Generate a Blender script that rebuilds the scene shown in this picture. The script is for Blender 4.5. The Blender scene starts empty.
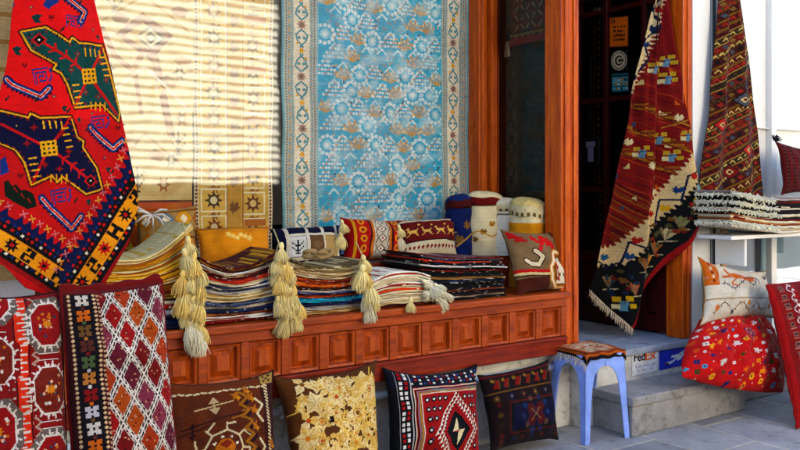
import bpy, math, random
import numpy as np
from mathutils import Vector

random.seed(7)
RNG = np.random.default_rng(11)
scene = bpy.context.scene
COL = scene.collection
PI = math.pi

# ------------------------------------------------------------------ camera model (metres from photo points)
EYE, F, CX, HY = 1.2, 850.0, 400.0, 186.0
FX, FY = 0.568, 0.823

def ray(px):
    k = (px - CX) / F
    return FX + k * FY, FY - k * FX

def at(px, py, Y):
    """point of the vertical plane at depth Y (towards the shop) seen at a photo point"""
    px = np.asarray(px, float); py = np.asarray(py, float); Y = np.asarray(Y, float)
    dx, dy = ray(px)
    t = Y / dy
    return t * dx, t * dy, EYE - (py - HY) / F * t

def pt(px, py, Y):
    a = at(px, py, Y)
    return Vector((float(a[0]), float(a[1]), float(a[2])))

def ptz(px, Y, z):
    a = at(px, 186, Y)
    return Vector((float(a[0]), float(a[1]), z))

# ------------------------------------------------------------------ colour
def lin(h, k=0.82):
    h = h.lstrip('#')
    c = np.array([int(h[i:i + 2], 16) / 255 for i in (0, 2, 4)])
    l = np.where(c <= 0.04045, c / 12.92, ((c + 0.055) / 1.055) ** 2.4) ** 1.24
    g_ = float(l @ np.array([.2126, .7152, .0722]))
    return np.clip((g_ + (l - g_) * 1.10) * k, 0.003, 0.9)

# ------------------------------------------------------------------ materials
def nodes_of(name):
    m = bpy.data.materials.new(name); m.use_nodes = True
    nt = m.node_tree; nt.nodes.clear()
    out = nt.nodes.new('ShaderNodeOutputMaterial')
    b = nt.nodes.new('ShaderNodeBsdfPrincipled')
    nt.links.new(b.outputs[0], out.inputs[0])
    return m, nt, b, out

def N(nt, t, **kw):
    n = nt.nodes.new(t)
    for k, v in kw.items():
        setattr(n, k, v)
    return n

def noise(nt, vec, scale, detail=4, rough=0.6):
    n = N(nt, 'ShaderNodeTexNoise')
    n.inputs['Scale'].default_value = scale
    n.inputs['Detail'].default_value = detail
    n.inputs['Roughness'].default_value = rough
    nt.links.new(vec, n.inputs['Vector'])
    return n.outputs['Fac']

def coords(nt, scale=(1, 1, 1), rot=(0, 0, 0)):
    tc = N(nt, 'ShaderNodeTexCoord')
    mp = N(nt, 'ShaderNodeMapping')
    mp.inputs['Scale'].default_value = scale
    mp.inputs['Rotation'].default_value = rot
    nt.links.new(tc.outputs['Object'], mp.inputs['Vector'])
    return mp.outputs['Vector']

def ramp(nt, fac, stops):
    r = N(nt, 'ShaderNodeValToRGB')
    e = r.color_ramp.elements
    while len(e) < len(stops):
        e.new(0.5)
    for i, (p, c) in enumerate(stops):
        e[i].position = p
        e[i].color = (*[float(x) for x in c], 1)
    nt.links.new(fac, r.inputs['Fac'])
    return r.outputs['Color']

def mul(nt, a, b, fac=1.0):
    m = N(nt, 'ShaderNodeMix', data_type='RGBA', blend_type='MULTIPLY')
    m.inputs[0].default_value = fac
    nt.links.new(a, m.inputs[6]); nt.links.new(b, m.inputs[7])
    return m.outputs[2]

def bump(nt, b, h, strength=0.3, dist=0.002):
    n = N(nt, 'ShaderNodeBump')
    n.inputs['Strength'].default_value = strength
    n.inputs['Distance'].default_value = dist
    nt.links.new(h, n.inputs['Height'])
    nt.links.new(n.outputs[0], b.inputs['Normal'])

def cloth_material(name, rough=0.92, sheen=0.02, weave=520, strength=0.35, lo=.72, hi=1.12):
    m, nt, b, out = nodes_of(name)
    at_ = N(nt, 'ShaderNodeAttribute'); at_.attribute_name = 'Col'
    v = coords(nt)
    n1 = noise(nt, v, 9, 3)
    c = mul(nt, at_.outputs['Color'], ramp(nt, n1, [(0.3, (.82, .82, .82)), (0.7, (1.08, 1.08, 1.08))]))
    n2 = noise(nt, v, weave, 2, 0.7)
    c = mul(nt, c, ramp(nt, n2, [(0.3, (lo,) * 3), (0.72, (hi,) * 3)]))
    nt.links.new(c, b.inputs['Base Color'])
    b.inputs['Roughness'].default_value = rough
    b.inputs['Sheen Weight'].default_value = sheen
    b.inputs['Specular IOR Level'].default_value = 0.08
    bump(nt, b, n2, strength, 0.0025)
    return m

def plain(name, hexc, rough=0.8, var=0.25, scale=6, bs=0.15, spec=0.3, fine=180, k=0.82, metal=0.0):
    m, nt, b, out = nodes_of(name)
    c = lin(hexc, k)
    v = coords(nt)
    n1 = noise(nt, v, scale, 5)
    n2 = noise(nt, v, fine, 3)
    a = ramp(nt, n1, [(0.25, c * (1 - var)), (0.75, np.clip(c * (1 + var * .6), 0, .9))])
    a = mul(nt, a, ramp(nt, n2, [(0.3, (.88, .88, .88)), (0.7, (1.06, 1.06, 1.06))]))
    nt.links.new(a, b.inputs['Base Color'])
    b.inputs['Roughness'].default_value = rough
    b.inputs['Specular IOR Level'].default_value = spec
    b.inputs['Metallic'].default_value = metal
    bump(nt, b, n2, bs, 0.002)
    return m

def wood(name, dark, light, axis='X', rough=0.38, k=0.82):
    m, nt, b, out = nodes_of(name)
    sc = {'X': (1.2, 14, 14), 'Z': (14, 14, 1.2), 'Y': (14, 1.2, 14)}[axis]
    v = coords(nt, sc)
    n1 = noise(nt, v, 3.0, 6, 0.65)
    n2 = noise(nt, v, 14, 4, 0.7)
    d, l = lin(dark, k), lin(light, k)
    a = ramp(nt, n1, [(0.28, d), (0.5, (d + l) / 2), (0.72, l)])
    a = mul(nt, a, ramp(nt, n2, [(0.35, (.72, .7, .68)), (0.6, (1.05, 1.05, 1.05))]))
    sc_ = ramp(nt, noise(nt, coords(nt, (7, 7, 7) if axis == 'Z' else (4, 9, 9)), 3.2, 8, 0.75), [(0.60, (0, 0, 0)), (0.68, (.5, .5, .5))])
    mw = N(nt, 'ShaderNodeMix', data_type='RGBA'); nt.links.new(sc_, mw.inputs[0]); nt.links.new(a, mw.inputs[6]); mw.inputs[7].default_value = (*(d * .55), 1)
    a = mw.outputs[2]
    nt.links.new(a, b.inputs['Base Color'])
    r = ramp(nt, noise(nt, coords(nt), 5, 3), [(0.3, (rough - .08,) * 3), (0.7, (rough + .15,) * 3)])
    nt.links.new(r, b.inputs['Roughness'])
    b.inputs['Specular IOR Level'].default_value = 0.2
    bump(nt, b, n2, 0.15, 0.0015)
    return m

M = {}
M['cloth'] = cloth_material('woven_wool')
M['fine'] = cloth_material('fine_wool', weave=760, strength=0.25)
M['fluff'] = cloth_material('fluffy_cotton', sheen=0.06, weave=300, strength=0.3, lo=.92, hi=1.08)
_nt = M['fluff'].node_tree; _b = [n for n in _nt.nodes if n.type == 'BSDF_PRINCIPLED'][0]; _o = [n for n in _nt.nodes if n.type == 'OUTPUT_MATERIAL'][0]
_t = _nt.nodes.new('ShaderNodeBsdfTranslucent'); _m = _nt.nodes.new('ShaderNodeMixShader'); _m.inputs[0].default_value = 0.12   # loose yarn lets light through
_nt.links.new(_b.inputs['Base Color'].links[0].from_socket, _t.inputs[0]); _nt.links.new(_b.outputs[0], _m.inputs[1]); _nt.links.new(_t.outputs[0], _m.inputs[2]); _nt.links.new(_m.outputs[0], _o.inputs[0])
M['bench'] = wood('bench_wood', '#8a3c0e', '#cc6c1c', 'X', 0.36)
M['bench_panel'] = wood('bench_panel_wood', '#96420e', '#d6741e', 'Z', 0.34)
M['bench_low'] = wood('bench_low_wood', '#74280a', '#b04a12', 'X', 0.36)
M['post'] = wood('post_wood', '#a8480c', '#e8822a', 'Z', 0.3)
M['dark_post'] = wood('dark_post_wood', '#5a1206', '#8c2408', 'Z', 0.3)
M['door'] = wood('door_wood', '#3c0a06', '#681408', 'Z', 0.3)
M['ledge'] = wood('ledge_wood', '#8a3408', '#b8550f', 'X')
M['white'] = plain('white_paint', '#efeeea', 0.5, 0.05, 3, 0.08, k=0.88)
M['plaster'] = None
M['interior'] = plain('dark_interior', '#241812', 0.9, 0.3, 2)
M['rail'] = plain('white_metal', '#dfe3e6', 0.35, 0.06, 4, 0.05)
M['plastic'] = plain('blue_plastic', '#a0b8f4', 0.45, 0.28, 9, 0.12, 0.3)
M['sticker'] = cloth_material('printed_sheet', rough=0.45, sheen=0, weave=60, strength=0.02)
M['black_plastic'] = plain('black_plastic', '#1c1c1a', 0.4, 0.15, 8, 0.05)
M['grey_plastic'] = plain('grey_plastic', '#8d8a9c', 0.4, 0.1, 8, 0.05)
M['cable'] = plain('cable_rubber', '#17181c', 0.5, 0.1)
M['brass'] = plain('brass_trim', '#b98a4a', 0.45, 0.2, 6, 0.05, 0.5)

# plaster with stains towards the pavement (real dirt, patchy)
m, nt, b, out = nodes_of('stained_plaster')
v = coords(nt)
a = ramp(nt, noise(nt, v, 3.2, 7, 0.65), [(0.3, lin('#b9b6ae')), (0.48, lin('#e0ddd6')), (0.7, lin('#efece6'))])
a = mul(nt, a, ramp(nt, noise(nt, v, 21, 5, 0.7), [(0.34, (.55, .52, .48)), (0.46, (1, 1, 1))]))
nt.links.new(a, b.inputs['Base Color']); b.inputs['Roughness'].default_value = 0.85
bump(nt, b, noise(nt, v, 45, 5), 0.35, 0.004)
M['plaster'] = m

# paving: large grey stone flags, sandy joints
m, nt, b, out = nodes_of('stone_paving')
v = coords(nt, (1, 1, 1), (0, 0, PI / 2))
br = N(nt, 'ShaderNodeTexBrick')
br.offset = 0.37; br.squash = 1.0
br.inputs['Scale'].default_value = 1.0
br.inputs['Mortar Size'].default_value = 0.008
br.inputs['Mortar Smooth'].default_value = 0.3
br.inputs['Brick Width'].default_value = 0.78
br.inputs['Row Height'].default_value = 0.365
br.inputs['Color1'].default_value = (*lin('#929294', .9), 1)
br.inputs['Color2'].default_value = (*lin('#b2b0b0', .9), 1)
br.inputs['Mortar'].default_value = (*lin('#d0c6b4', .9), 1)
nt.links.new(v, br.inputs['Vector'])
a = mul(nt, br.outputs['Color'], ramp(nt, noise(nt, v, 4, 6, 0.7), [(0.3, (.6, .6, .63)), (0.7, (1.15, 1.13, 1.1))]))
a = mul(nt, a, ramp(nt, noise(nt, v, 130, 3, 0.8), [(0.3, (.8, .8, .8)), (0.7, (1.1, 1.1, 1.1))]))
a = mul(nt, a, ramp(nt, noise(nt, v, 7.5, 9, 0.75), [(0.36, (.58, .57, .56)), (0.46, (1, 1, 1))]))
a = mul(nt, a, ramp(nt, noise(nt, v, 60, 5, 0.85), [(0.34, (.55, .53, .5)), (0.40, (1, 1, 1)), (0.64, (1, 1, 1)), (0.70, (1.35, 1.3, 1.2))]))
nt.links.new(a, b.inputs['Base Color'])
b.inputs['Roughness'].default_value = 0.62
hm = N(nt, 'ShaderNodeMath', operation='SUBTRACT'); nt.links.new(noise(nt, v, 40, 8, .8), hm.inputs[0]); nt.links.new(br.outputs['Fac'], hm.inputs[1])
bump(nt, b, hm.outputs[0], 0.6, 0.005)
M['paving'] = m

def stone(name, c1, c2):
    m, nt, b, out = nodes_of(name)
    v = coords(nt)
    a = ramp(nt, noise(nt, v, 5, 8, 0.7), [(0.3, lin(c1)), (0.7, lin(c2))])
    a = mul(nt, a, ramp(nt, noise(nt, v, 220, 2, 0.8), [(0.3, (.75, .75, .76)), (0.7, (1.12, 1.12, 1.12))]))
    a = mul(nt, a, ramp(nt, noise(nt, v, 11, 9, 0.72), [(0.36, (.55, .53, .5)), (0.47, (1, 1, 1))]))
    a = mul(nt, a, ramp(nt, noise(nt, v, 48, 4, 0.8), [(0.33, (.6, .58, .56)), (0.40, (1, 1, 1))]))
    nt.links.new(a, b.inputs['Base Color']); b.inputs['Roughness'].default_value = 0.7
    bump(nt, b, noise(nt, v, 60, 8, .8), 0.55, 0.005)
    return m
M['step'] = stone('grey_step_stone', '#918d8c', '#bcb8b4')
M['sill'] = stone('blue_sill_stone', '#98a0ae', '#b8bec8')

def glass(name, refl, tint=(1, 1, 1), rough=0.015):
    m, nt, b, out = nodes_of(name)
    nt.nodes.remove(b)
    tr = N(nt, 'ShaderNodeBsdfTransparent'); tr.inputs[0].default_value = (*tint, 1)
    gl = N(nt, 'ShaderNodeBsdfGlossy'); gl.inputs['Roughness'].default_value = rough
    v = coords(nt)
    bn = N(nt, 'ShaderNodeBump'); bn.inputs['Strength'].default_value = 0.06; bn.inputs['Distance'].default_value = 0.01
    nt.links.new(noise(nt, v, 3.5, 1), bn.inputs['Height']); nt.links.new(bn.outputs[0], gl.inputs['Normal'])
    mx = N(nt, 'ShaderNodeMixShader'); mx.inputs[0].default_value = refl
    nt.links.new(tr.outputs[0], mx.inputs[1]); nt.links.new(gl.outputs[0], mx.inputs[2])
    nt.links.new(mx.outputs[0], out.inputs[0])
    return m
M['glass'] = glass('window_glass', 0.034, rough=0.03)
M['dark_glass'] = glass('dark_window_glass', 0.035, (.66, .6, .56))
M['case_glass'] = glass('case_glass', 0.22, (.85, .9, .93))

# ------------------------------------------------------------------ object helpers
def link(o, parent=None):
    COL.objects.link(o)
    if parent is not None:
        o.parent = parent
    return o

def tag(o, label=None, cat=None, group=None, kind=None):
    if label: o['label'] = label
    if cat: o['category'] = cat
    if group: o['group'] = group
    if kind: o['kind'] = kind
    return o

def empty(name, loc=(0, 0, 0)):
    o = bpy.data.objects.new(name, None); o.location = loc; o.empty_display_size = 0.1
    return link(o)

class MB:
    """collects polygons with a colour each, links them as one mesh object"""
    def __init__(s): s.v, s.f, s.c = [], [], []
    def add(s, vs, fs, col=(.5, .5, .5)):
        o = len(s.v); s.v += [tuple(x) for x in vs]
        s.f += [tuple(i + o for i in f) for f in fs]; s.c += [tuple(col)] * len(fs)
    def box(s, x0, x1, y0, y1, z0, z1, col=(.5, .5, .5)):
        vs = [(x, y, z) for z in (z0, z1) for y in (y0, y1) for x in (x0, x1)]
        s.add(vs, [(0, 2, 3, 1), (4, 5, 7, 6), (0, 1, 5, 4), (2, 6, 7, 3), (0, 4, 6, 2), (1, 3, 7, 5)], col)
    def tube(s, pts, r, n=8, col=(.5, .5, .5), cap=True):
        pts = [Vector(p) for p in pts]
        rs = r if isinstance(r, (list, tuple)) else [r] * len(pts)
        vs = []
        up0 = None
        for i, p in enumerate(pts):
            d = (pts[min(i + 1, len(pts) - 1)] - pts[max(i - 1, 0)]).normalized()
            if up0 is None:
                up0 = d.orthogonal().normalized()
            up0 = (up0 - d * up0.dot(d)).normalized()
            sd = d.cross(up0)
            for k in range(n):
                a = 2 * PI * k / n
                vs.append(p + (up0 * math.cos(a) + sd * math.sin(a)) * rs[i])
        fs = []
        for i in range(len(pts) - 1):
            for k in range(n):
                fs.append((i * n + k, i * n + (k + 1) % n, (i + 1) * n + (k + 1) % n, (i + 1) * n + k))
        if cap:
            fs.append(tuple(range(n))[::-1]); fs.append(tuple((len(pts) - 1) * n + k for k in range(n)))
        s.add(vs, fs, col)
    def build(s, name, mat, parent=None, loc=None, bevel=0, smooth=False):
        me = bpy.data.meshes.new(name); me.from_pydata(s.v, [], s.f)
        a = me.color_attributes.new('Col', 'FLOAT_COLOR', 'CORNER')
        n = [len(f) for f in s.f]
        c = np.repeat(np.array([(*x, 1) for x in s.c], np.float32), n, axis=0)
        a.data.foreach_set('color', c.ravel())
        me.materials.append(mat)
        if smooth: me.polygons.foreach_set('use_smooth', [True] * len(me.polygons))
        me.update()
        o = bpy.data.objects.new(name, me)
        link(o, parent)
        if loc is not None: o.location = loc
        if bevel:
            bv = o.modifiers.new('bevel', 'BEVEL'); bv.width = bevel; bv.segments = 2; bv.limit_method = 'ANGLE'
        return o

def box(name, mat, x0, x1, y0, y1, z0, z1, parent=None, bevel=0.003):
    b_ = MB(); b_.box(x0, x1, y0, y1, z0, z1)
    return b_.build(name, mat, parent, bevel=bevel)

def grid_mesh(parts):
    """parts: list of (P array (h+1,w+1,3), colours (h,w,3)); one mesh out of the sheets"""
    V, Fc, C, off = [], [], [], 0
    for P, c in parts:
        h, w = P.shape[0] - 1, P.shape[1] - 1
        idx = np.arange((h + 1) * (w + 1)).reshape(h + 1, w + 1) + off
        V.append(P.reshape(-1, 3))
        Fc.append(np.stack([idx[:-1, :-1], idx[1:, :-1], idx[1:, 1:], idx[:-1, 1:]], -1).reshape(-1, 4))
        C.append(np.broadcast_to(c, (h, w, 3)).reshape(-1, 3)); off += (h + 1) * (w + 1)
    return np.concatenate(V), np.concatenate(Fc), np.concatenate(C)

def sheet_object(name, parts, mat, parent=None):
    V, Fc, C = grid_mesh(parts)
    me = bpy.data.meshes.new(name)
    me.vertices.add(len(V)); me.vertices.foreach_set('co', V.astype(np.float32).ravel())
    n = len(Fc)
    me.loops.add(n * 4); me.loops.foreach_set('vertex_index', Fc.astype(np.int32).ravel())
    me.polygons.add(n); me.polygons.foreach_set('loop_start', np.arange(0, n * 4, 4, dtype=np.int32))
    me.polygons.foreach_set('use_smooth', np.ones(n, bool))
    me.update(calc_edges=True)
    a = me.color_attributes.new('Col', 'FLOAT_COLOR', 'CORNER')
    cc = np.ones((n * 4, 4), np.float32); cc[:, :3] = np.repeat(C, 4, axis=0)
    a.data.foreach_set('color', cc.ravel())
    me.materials.append(mat)
    o = bpy.data.objects.new(name, me)
    return link(o, parent)

# ------------------------------------------------------------------ weaving canvas: colours of the knots
class Weave:
    def __init__(s, x0, y0, x1, y1, cpu, bg):
        s.x0, s.y0, s.x1, s.y1, s.cpu = x0, y0, x1, y1, cpu
        s.W, s.H = max(2, int(round((x1 - x0) * cpu))), max(2, int(round((y1 - y0) * cpu)))
        s.a = np.empty((s.H, s.W, 3)); s.a[:] = lin(bg)
        s.X = x0 + (np.arange(s.W) + .5) / cpu; s.Y = y0 + (np.arange(s.H) + .5) / cpu
    def _win(s, xa, ya, xb, yb):
        i0 = max(0, int((xa - s.x0) * s.cpu) - 1); i1 = min(s.W, int((xb - s.x0) * s.cpu) + 2)
        j0 = max(0, int((ya - s.y0) * s.cpu) - 1); j1 = min(s.H, int((yb - s.y0) * s.cpu) + 2)
        if i1 <= i0 or j1 <= j0: return None
        X, Y = np.meshgrid(s.X[i0:i1], s.Y[j0:j1])
        return (slice(j0, j1), slice(i0, i1)), X, Y
    def poly(s, pts, col):
        xs = [p[0] for p in pts]; ys = [p[1] for p in pts]
        w = s._win(min(xs), min(ys), max(xs), max(ys))
        if w is None: return
        sl, X, Y = w
        ins = np.zeros(X.shape, bool); n = len(pts)
        for i in range(n):
            ax, ay = pts[i]; bx, by = pts[(i + 1) % n]
            if ay == by: continue
            ins ^= ((ay > Y) != (by > Y)) & (X < (bx - ax) * (Y - ay) / (by - ay) + ax)
        s.a[sl][ins] = lin(col)
    def line(s, pts, w_, col, closed=False):
        pts = list(pts) + ([pts[0]] if closed else [])
        c = lin(col); r = w_ / 2
        for (ax, ay), (bx, by) in zip(pts[:-1], pts[1:]):
            w = s._win(min(ax, bx) - r, min(ay, by) - r, max(ax, bx) + r, max(ay, by) + r)
            if w is None: continue
            sl, X, Y = w
            L = (bx - ax) ** 2 + (by - ay) ** 2 + 1e-9
            t = np.clip(((X - ax) * (bx - ax) + (Y - ay) * (by - ay)) / L, 0, 1)
            d = (X - ax - t * (bx - ax)) ** 2 + (Y - ay - t * (by - ay)) ** 2
            s.a[sl][d <= r * r] = c
    def rect(s, x0, y0, x1, y1, col): s.poly([(x0, y0), (x1, y0), (x1, y1), (x0, y1)], col)
    def circ(s, x, y, r, col, ry=None):
        ry = ry or r
        w = s._win(x - r, y - ry, x + r, y + ry)
        if w is None: return
        sl, X, Y = w
        s.a[sl][((X - x) / r) ** 2 + ((Y - y) / ry) ** 2 <= 1] = lin(col)
    def diamond(s, x, y, rx, ry, col): s.poly([(x - rx, y), (x, y - ry), (x + rx, y), (x, y + ry)], col)
    def star(s, x, y, r, col, n=8, q=.45, rot=0):
        p = []
        for k in range(2 * n):
            rr = r if k % 2 == 0 else r * q
            p.append((x + rr * math.cos(PI * k / n + rot), y + rr * math.sin(PI * k / n + rot)))
        s.poly(p, col)
    def bmp(s, rows, x, y, w, h, cols, ux=(1, 0), uy=(0, 1)):
        """bitmap motif centred on x, y; ux, uy turn it"""
        R = 0.5 * (abs(w) + abs(h))
        win = s._win(x - R, y - R, x + R, y + R)
        if win is None: return
        sl, X, Y = win
        det = ux[0] * uy[1] - ux[1] * uy[0]
        dx, dy = X - x, Y - y
        a_ = (dx * uy[1] - dy * uy[0]) / det; b_ = (dy * ux[0] - dx * ux[1]) / det
        nr, nc = len(rows), max(len(r) for r in rows)
        ci = np.floor((a_ / w + .5) * nc).astype(int); ri = np.floor((b_ / h + .5) * nr).astype(int)
        g = np.zeros((nr, nc), int); keys = list(cols)
        for j, r in enumerate(rows):
            for i, ch in enumerate(r):
                if ch in cols: g[j, i] = keys.index(ch) + 1
        ok = (ci >= 0) & (ci < nc) & (ri >= 0) & (ri < nr)
        val = np.zeros(X.shape, int); val[ok] = g[ri[ok], ci[ok]]
        for k, key in enumerate(keys):
            s.a[sl][val == k + 1] = lin(cols[key])
    def age(s, amt=.10, row=.07, seed=0):
        """yarn differences: every knot and every weft row a little different"""
        r = np.random.default_rng(seed)
        f = 1 + r.normal(0, amt, (s.H, s.W, 1)) + r.normal(0, row, (s.H, 1, 1))
        s.a = np.clip(s.a * np.clip(f, .55, 1.4), .002, .9)
        return s
    def wash(s, col, scale, amt, seed=0):
        """patches worn paler / discoloured; also used for painted reflection haze"""
        r = np.random.default_rng(seed)
        X, Y = np.meshgrid(s.X, s.Y)
        n = np.zeros(X.shape)
        for k in range(7):
            fx, fy, ph = r.normal(0, 1 / scale), r.normal(0, 1 / scale), r.uniform(0, 6.28)
            n += np.sin(X * fx * 3 + Y * fy * 3 + ph)
        n = np.clip(n / 7 * 2.2, 0, 1)[..., None] * amt
        n = n * np.clip(.5 + r.random((s.H, s.W, 1)), 0, 1.2)
        n = np.clip(n, 0, 1)
        s.a = s.a * (1 - n) + lin(col) * n
        return s
    def at(s, x, y):
        i = np.clip(((x - s.x0) * s.cpu).astype(int), 0, s.W - 1); j = np.clip(((y - s.y0) * s.cpu).astype(int), 0, s.H - 1)
        return s.a[j, i]

def wob(seed, X, Y, scale, n=6):
    """smooth wobble field in -1..1"""
    r = np.random.default_rng(seed); o = np.zeros(np.broadcast(X, Y).shape)
    for k in range(n):
        a, ph, q = r.uniform(0, 2 * PI), r.uniform(0, 2 * PI), r.uniform(.6, 1.7)
        o = o + np.sin((X * math.cos(a) + Y * math.sin(a)) * q * 2 * PI / scale + ph)
    return o / (n ** .5) / 1.3

def interp_line(pts, n):
    p = np.array(pts, float); d = np.r_[0, np.cumsum(np.hypot(*np.diff(p, axis=0).T))]; d /= d[-1]
    t = np.linspace(0, 1, n)
    return np.stack([np.interp(t, d, p[:, 0]), np.interp(t, d, p[:, 1])], -1)

def with_thickness(P, front, th, back_col, step=5):
    """front sheet + rim + coarser back sheet, th metres behind along the local normal"""
    du = np.gradient(P, axis=1); dv = np.gradient(P, axis=0)
    n = np.cross(du, dv); n /= np.linalg.norm(n, axis=-1, keepdims=True) + 1e-12
    if n[..., 1].mean() < 0: n = -n
    B = P + n * th
    def rim(a, b_, cols):
        return (np.stack([a, b_], 0), np.asarray(cols)[None])
    res = [(P, front)]
    res.append(rim(B[0], P[0], front[0])); res.append(rim(P[-1], B[-1], front[-1]))
    res.append((np.stack([B[:, 0], P[:, 0]], 1), front[:, :1])); res.append((np.stack([P[:, -1], B[:, -1]], 1), front[:, -1:]))
    ji = np.unique(np.r_[np.arange(0, P.shape[0], step), P.shape[0] - 1]); ii = np.unique(np.r_[np.arange(0, P.shape[1], step), P.shape[1] - 1])
    Bc = B[np.ix_(ji, ii)][:, ::-1]
    res.append((Bc, np.broadcast_to(np.asarray(back_col), (Bc.shape[0] - 1, Bc.shape[1] - 1, 3))))
    return res

def hung_rug(name, weave, top, right, bottom, left, Yf, fold, th=0.007, back='#6a3326', cpu=None, mat=None, parent=None):
    """cloth hanging in a vertical plane: outline given in photo points, Yf(x,y) the plane's depth, fold(u,v,x,y) depth of the folds"""
    cpu = cpu or weave.cpu
    T, R, B, L = (np.array(p, float) for p in (top, right, bottom, left))
    ln = lambda p: np.hypot(*np.diff(p, axis=0).T).sum()
    nu = int(max(ln(T), ln(B)) * cpu) + 2; nv = int(max(ln(L), ln(R)) * cpu) + 2
    T, B = interp_line(T, nu), interp_line(B, nu); L, R = interp_line(L, nv), interp_line(R, nv)
    u = np.linspace(0, 1, nu)[None, :, None]; v = np.linspace(0, 1, nv)[:, None, None]
    Q = (1 - v) * T[None] + v * B[None] + (1 - u) * L[:, None] + u * R[:, None] \
        - ((1 - u) * (1 - v) * T[0] + u * (1 - v) * T[-1] + (1 - u) * v * B[0] + u * v * B[-1])
    x, y = Q[..., 0], Q[..., 1]
    Y = Yf(x, y) + fold(u[..., 0], v[..., 0], x, y)
    # the folds move the cloth along the street's normal only; x and z stay those of the plane
    X0, Y0, Z0 = at(x, y, Yf(x, y))
    P = np.stack([X0, Y, Z0], -1)
    xc = (x[:-1, :-1] + x[1:, 1:]) / 2; yc = (y[:-1, :-1] + y[1:, 1:]) / 2
    c = weave.at(xc, yc)
    return sheet_object(name, with_thickness(P, c, th, lin(back)), mat or M['cloth'], parent), P

def cushion(name, weave, corners, T=0.07, Tb=0.05, back='#5a2418', pinch=.05, seed=0, mat=None, parent=None, side=None, power=.42, wr=1.0, ears=0.0, slump=0.0, rnd=0.0):
    """stuffed cushion between four corner points TL TR BR BL"""
    TL, TR, BR, BL = (np.array(c) for c in corners)
    nu, nv = weave.W, weave.H
    def shape(nu, nv, t, sgn):
        u = np.linspace(-1, 1, nu + 1)[None, :]; v = np.linspace(-1, 1, nv + 1)[:, None]
        pu = u * (1 - pinch * (1 - v ** 2) * np.abs(u) ** 2) ; pv = v * (1 - pinch * (1 - u ** 2) * np.abs(v) ** 2)
        if rnd: pu, pv = pu * np.sqrt(1 - rnd * pv ** 2 / 2), pv * np.sqrt(1 - rnd * pu ** 2 / 2)
        e = ears * (np.abs(u) ** 6) * (np.abs(v) ** 6)
        pu = pu * (1 + e); pv = pv * (1 + e)
        pv = pv + slump * (1 - u ** 2) * np.clip(-v, 0, 1)
        a, b_ = (pu + 1) / 2, (pv + 1) / 2
        a, b_ = a[..., None], b_[..., None]
        P = (1 - a) * (1 - b_) * TL + a * (1 - b_) * TR + a * b_ * BR + (1 - a) * b_ * BL
        r_ = ((TR + BR) - (TL + BL)) / 2; d_ = ((BL + BR) - (TL + TR)) / 2
        n = np.cross(d_, r_); n /= np.linalg.norm(n)
        if n[1] > 0: n = -n
        prof = np.clip((1 - u ** 2) * (1 - v ** 2), 0, 1) ** power
        W_ = np.linalg.norm(r_); H_ = np.linalg.norm(d_)
        U, V = u * W_ / 2 + 0 * v, v * H_ / 2 + 0 * u
        rad = np.sqrt(u ** 2 + v ** 2)
        # creases run from the corners towards the middle
        cr = wob(seed + 5, U + V, U - V, .16) * np.clip(np.abs(u * v), 0, 1) ** .7
        w = (wob(seed, U, V, .20) * .15 + wob(seed + 1, U, V, .09) * .035 + cr * .30) * wr
        k = prof * (1 + w * np.clip(1.6 - rad, .2, 1) * 1.0) * t
        edge = np.clip(1 - prof, 0, 1) ** 4 * wob(seed + 2, U, V, .11) * .004 * wr
        return P + n * (sgn * k + edge)[..., None]
    F_ = shape(nu, nv, T, 1)
    B_ = shape(28, 28, Tb, -1)
    parts = [(F_, weave.a), (B_[:, ::-1], np.broadcast_to(lin(back), (28, 28, 3)))]
    o = sheet_object(name, parts, mat or M['cloth'], parent)
    rim = np.concatenate([F_[0], F_[:, -1][1:], F_[-1][::-1][1:], F_[::-1, 0][1:-1]])
    return o, F_, rim

def piping(rim, r, hexc, parent, mat=None, step=3, name='piping'):
    p = [Vector(x) for x in rim[::step]]; p.append(p[0]); p.append(p[1])
    b_ = MB(); b_.tube(p, r, 6, lin(hexc), cap=False)
    return b_.build(name, mat or M['fine'], parent, smooth=True)

def fringe(name, pts, n, length, hexc, parent, seed=0, r=.0016, out=(0, -0.3, -1), spread=.35, mat=None, seg=4):
    """yarn ends along a line"""
    rr = random.Random(seed); b_ = MB()
    pts = [Vector(p) for p in pts]
    d = [0]
    for a, c in zip(pts[:-1], pts[1:]): d.append(d[-1] + (c - a).length)
    for k in range(n):
        t = (k + rr.random()) / n * d[-1]
        i = max(j for j in range(len(d) - 1) if d[j] <= t + 1e-9)
        p = pts[i].lerp(pts[i + 1], (t - d[i]) / max(d[i + 1] - d[i], 1e-6))
        o = Vector(out).normalized() + Vector((rr.uniform(-1, 1), rr.uniform(-1, 1), rr.uniform(-1, 1))) * spread
        o.normalize(); L = length * rr.uniform(.6, 1.2)
        q = [p]
        for s in range(1, seg + 1):
            o = (o + Vector((rr.uniform(-.2, .2), rr.uniform(-.2, .2), -.14))).normalized()
            q.append(q[-1] + o * L / seg)
        b_.tube(q, [r] * seg + [r * .5], 4, np.clip(lin(hexc) * 1.35, 0, .93) * rr.uniform(.8, 1.0), cap=False)
    return b_.build(name, mat or M['fluff'], parent, smooth=True)
# ================================================================== THE SETTING
g = MB(); g.add([(-60, -60, 0), (60, -60, 0), (60, 60, 0), (-60, 60, 0)], [(0, 1, 2, 3)])
tag(g.build('pavement', M['paving']), kind='structure')

g = MB(); g.add([(-60, -6.3, .004), (60, -6.3, .004), (60, -.9, .004), (-60, -.9, .004)], [(0, 1, 2, 3)])
tag(g.build('road', stone('bounce_cut_asphalt', '#3a3a3c', '#4a4a4a')), kind='structure')  # unseen dark road, added to cut light bouncing up from the street

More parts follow.
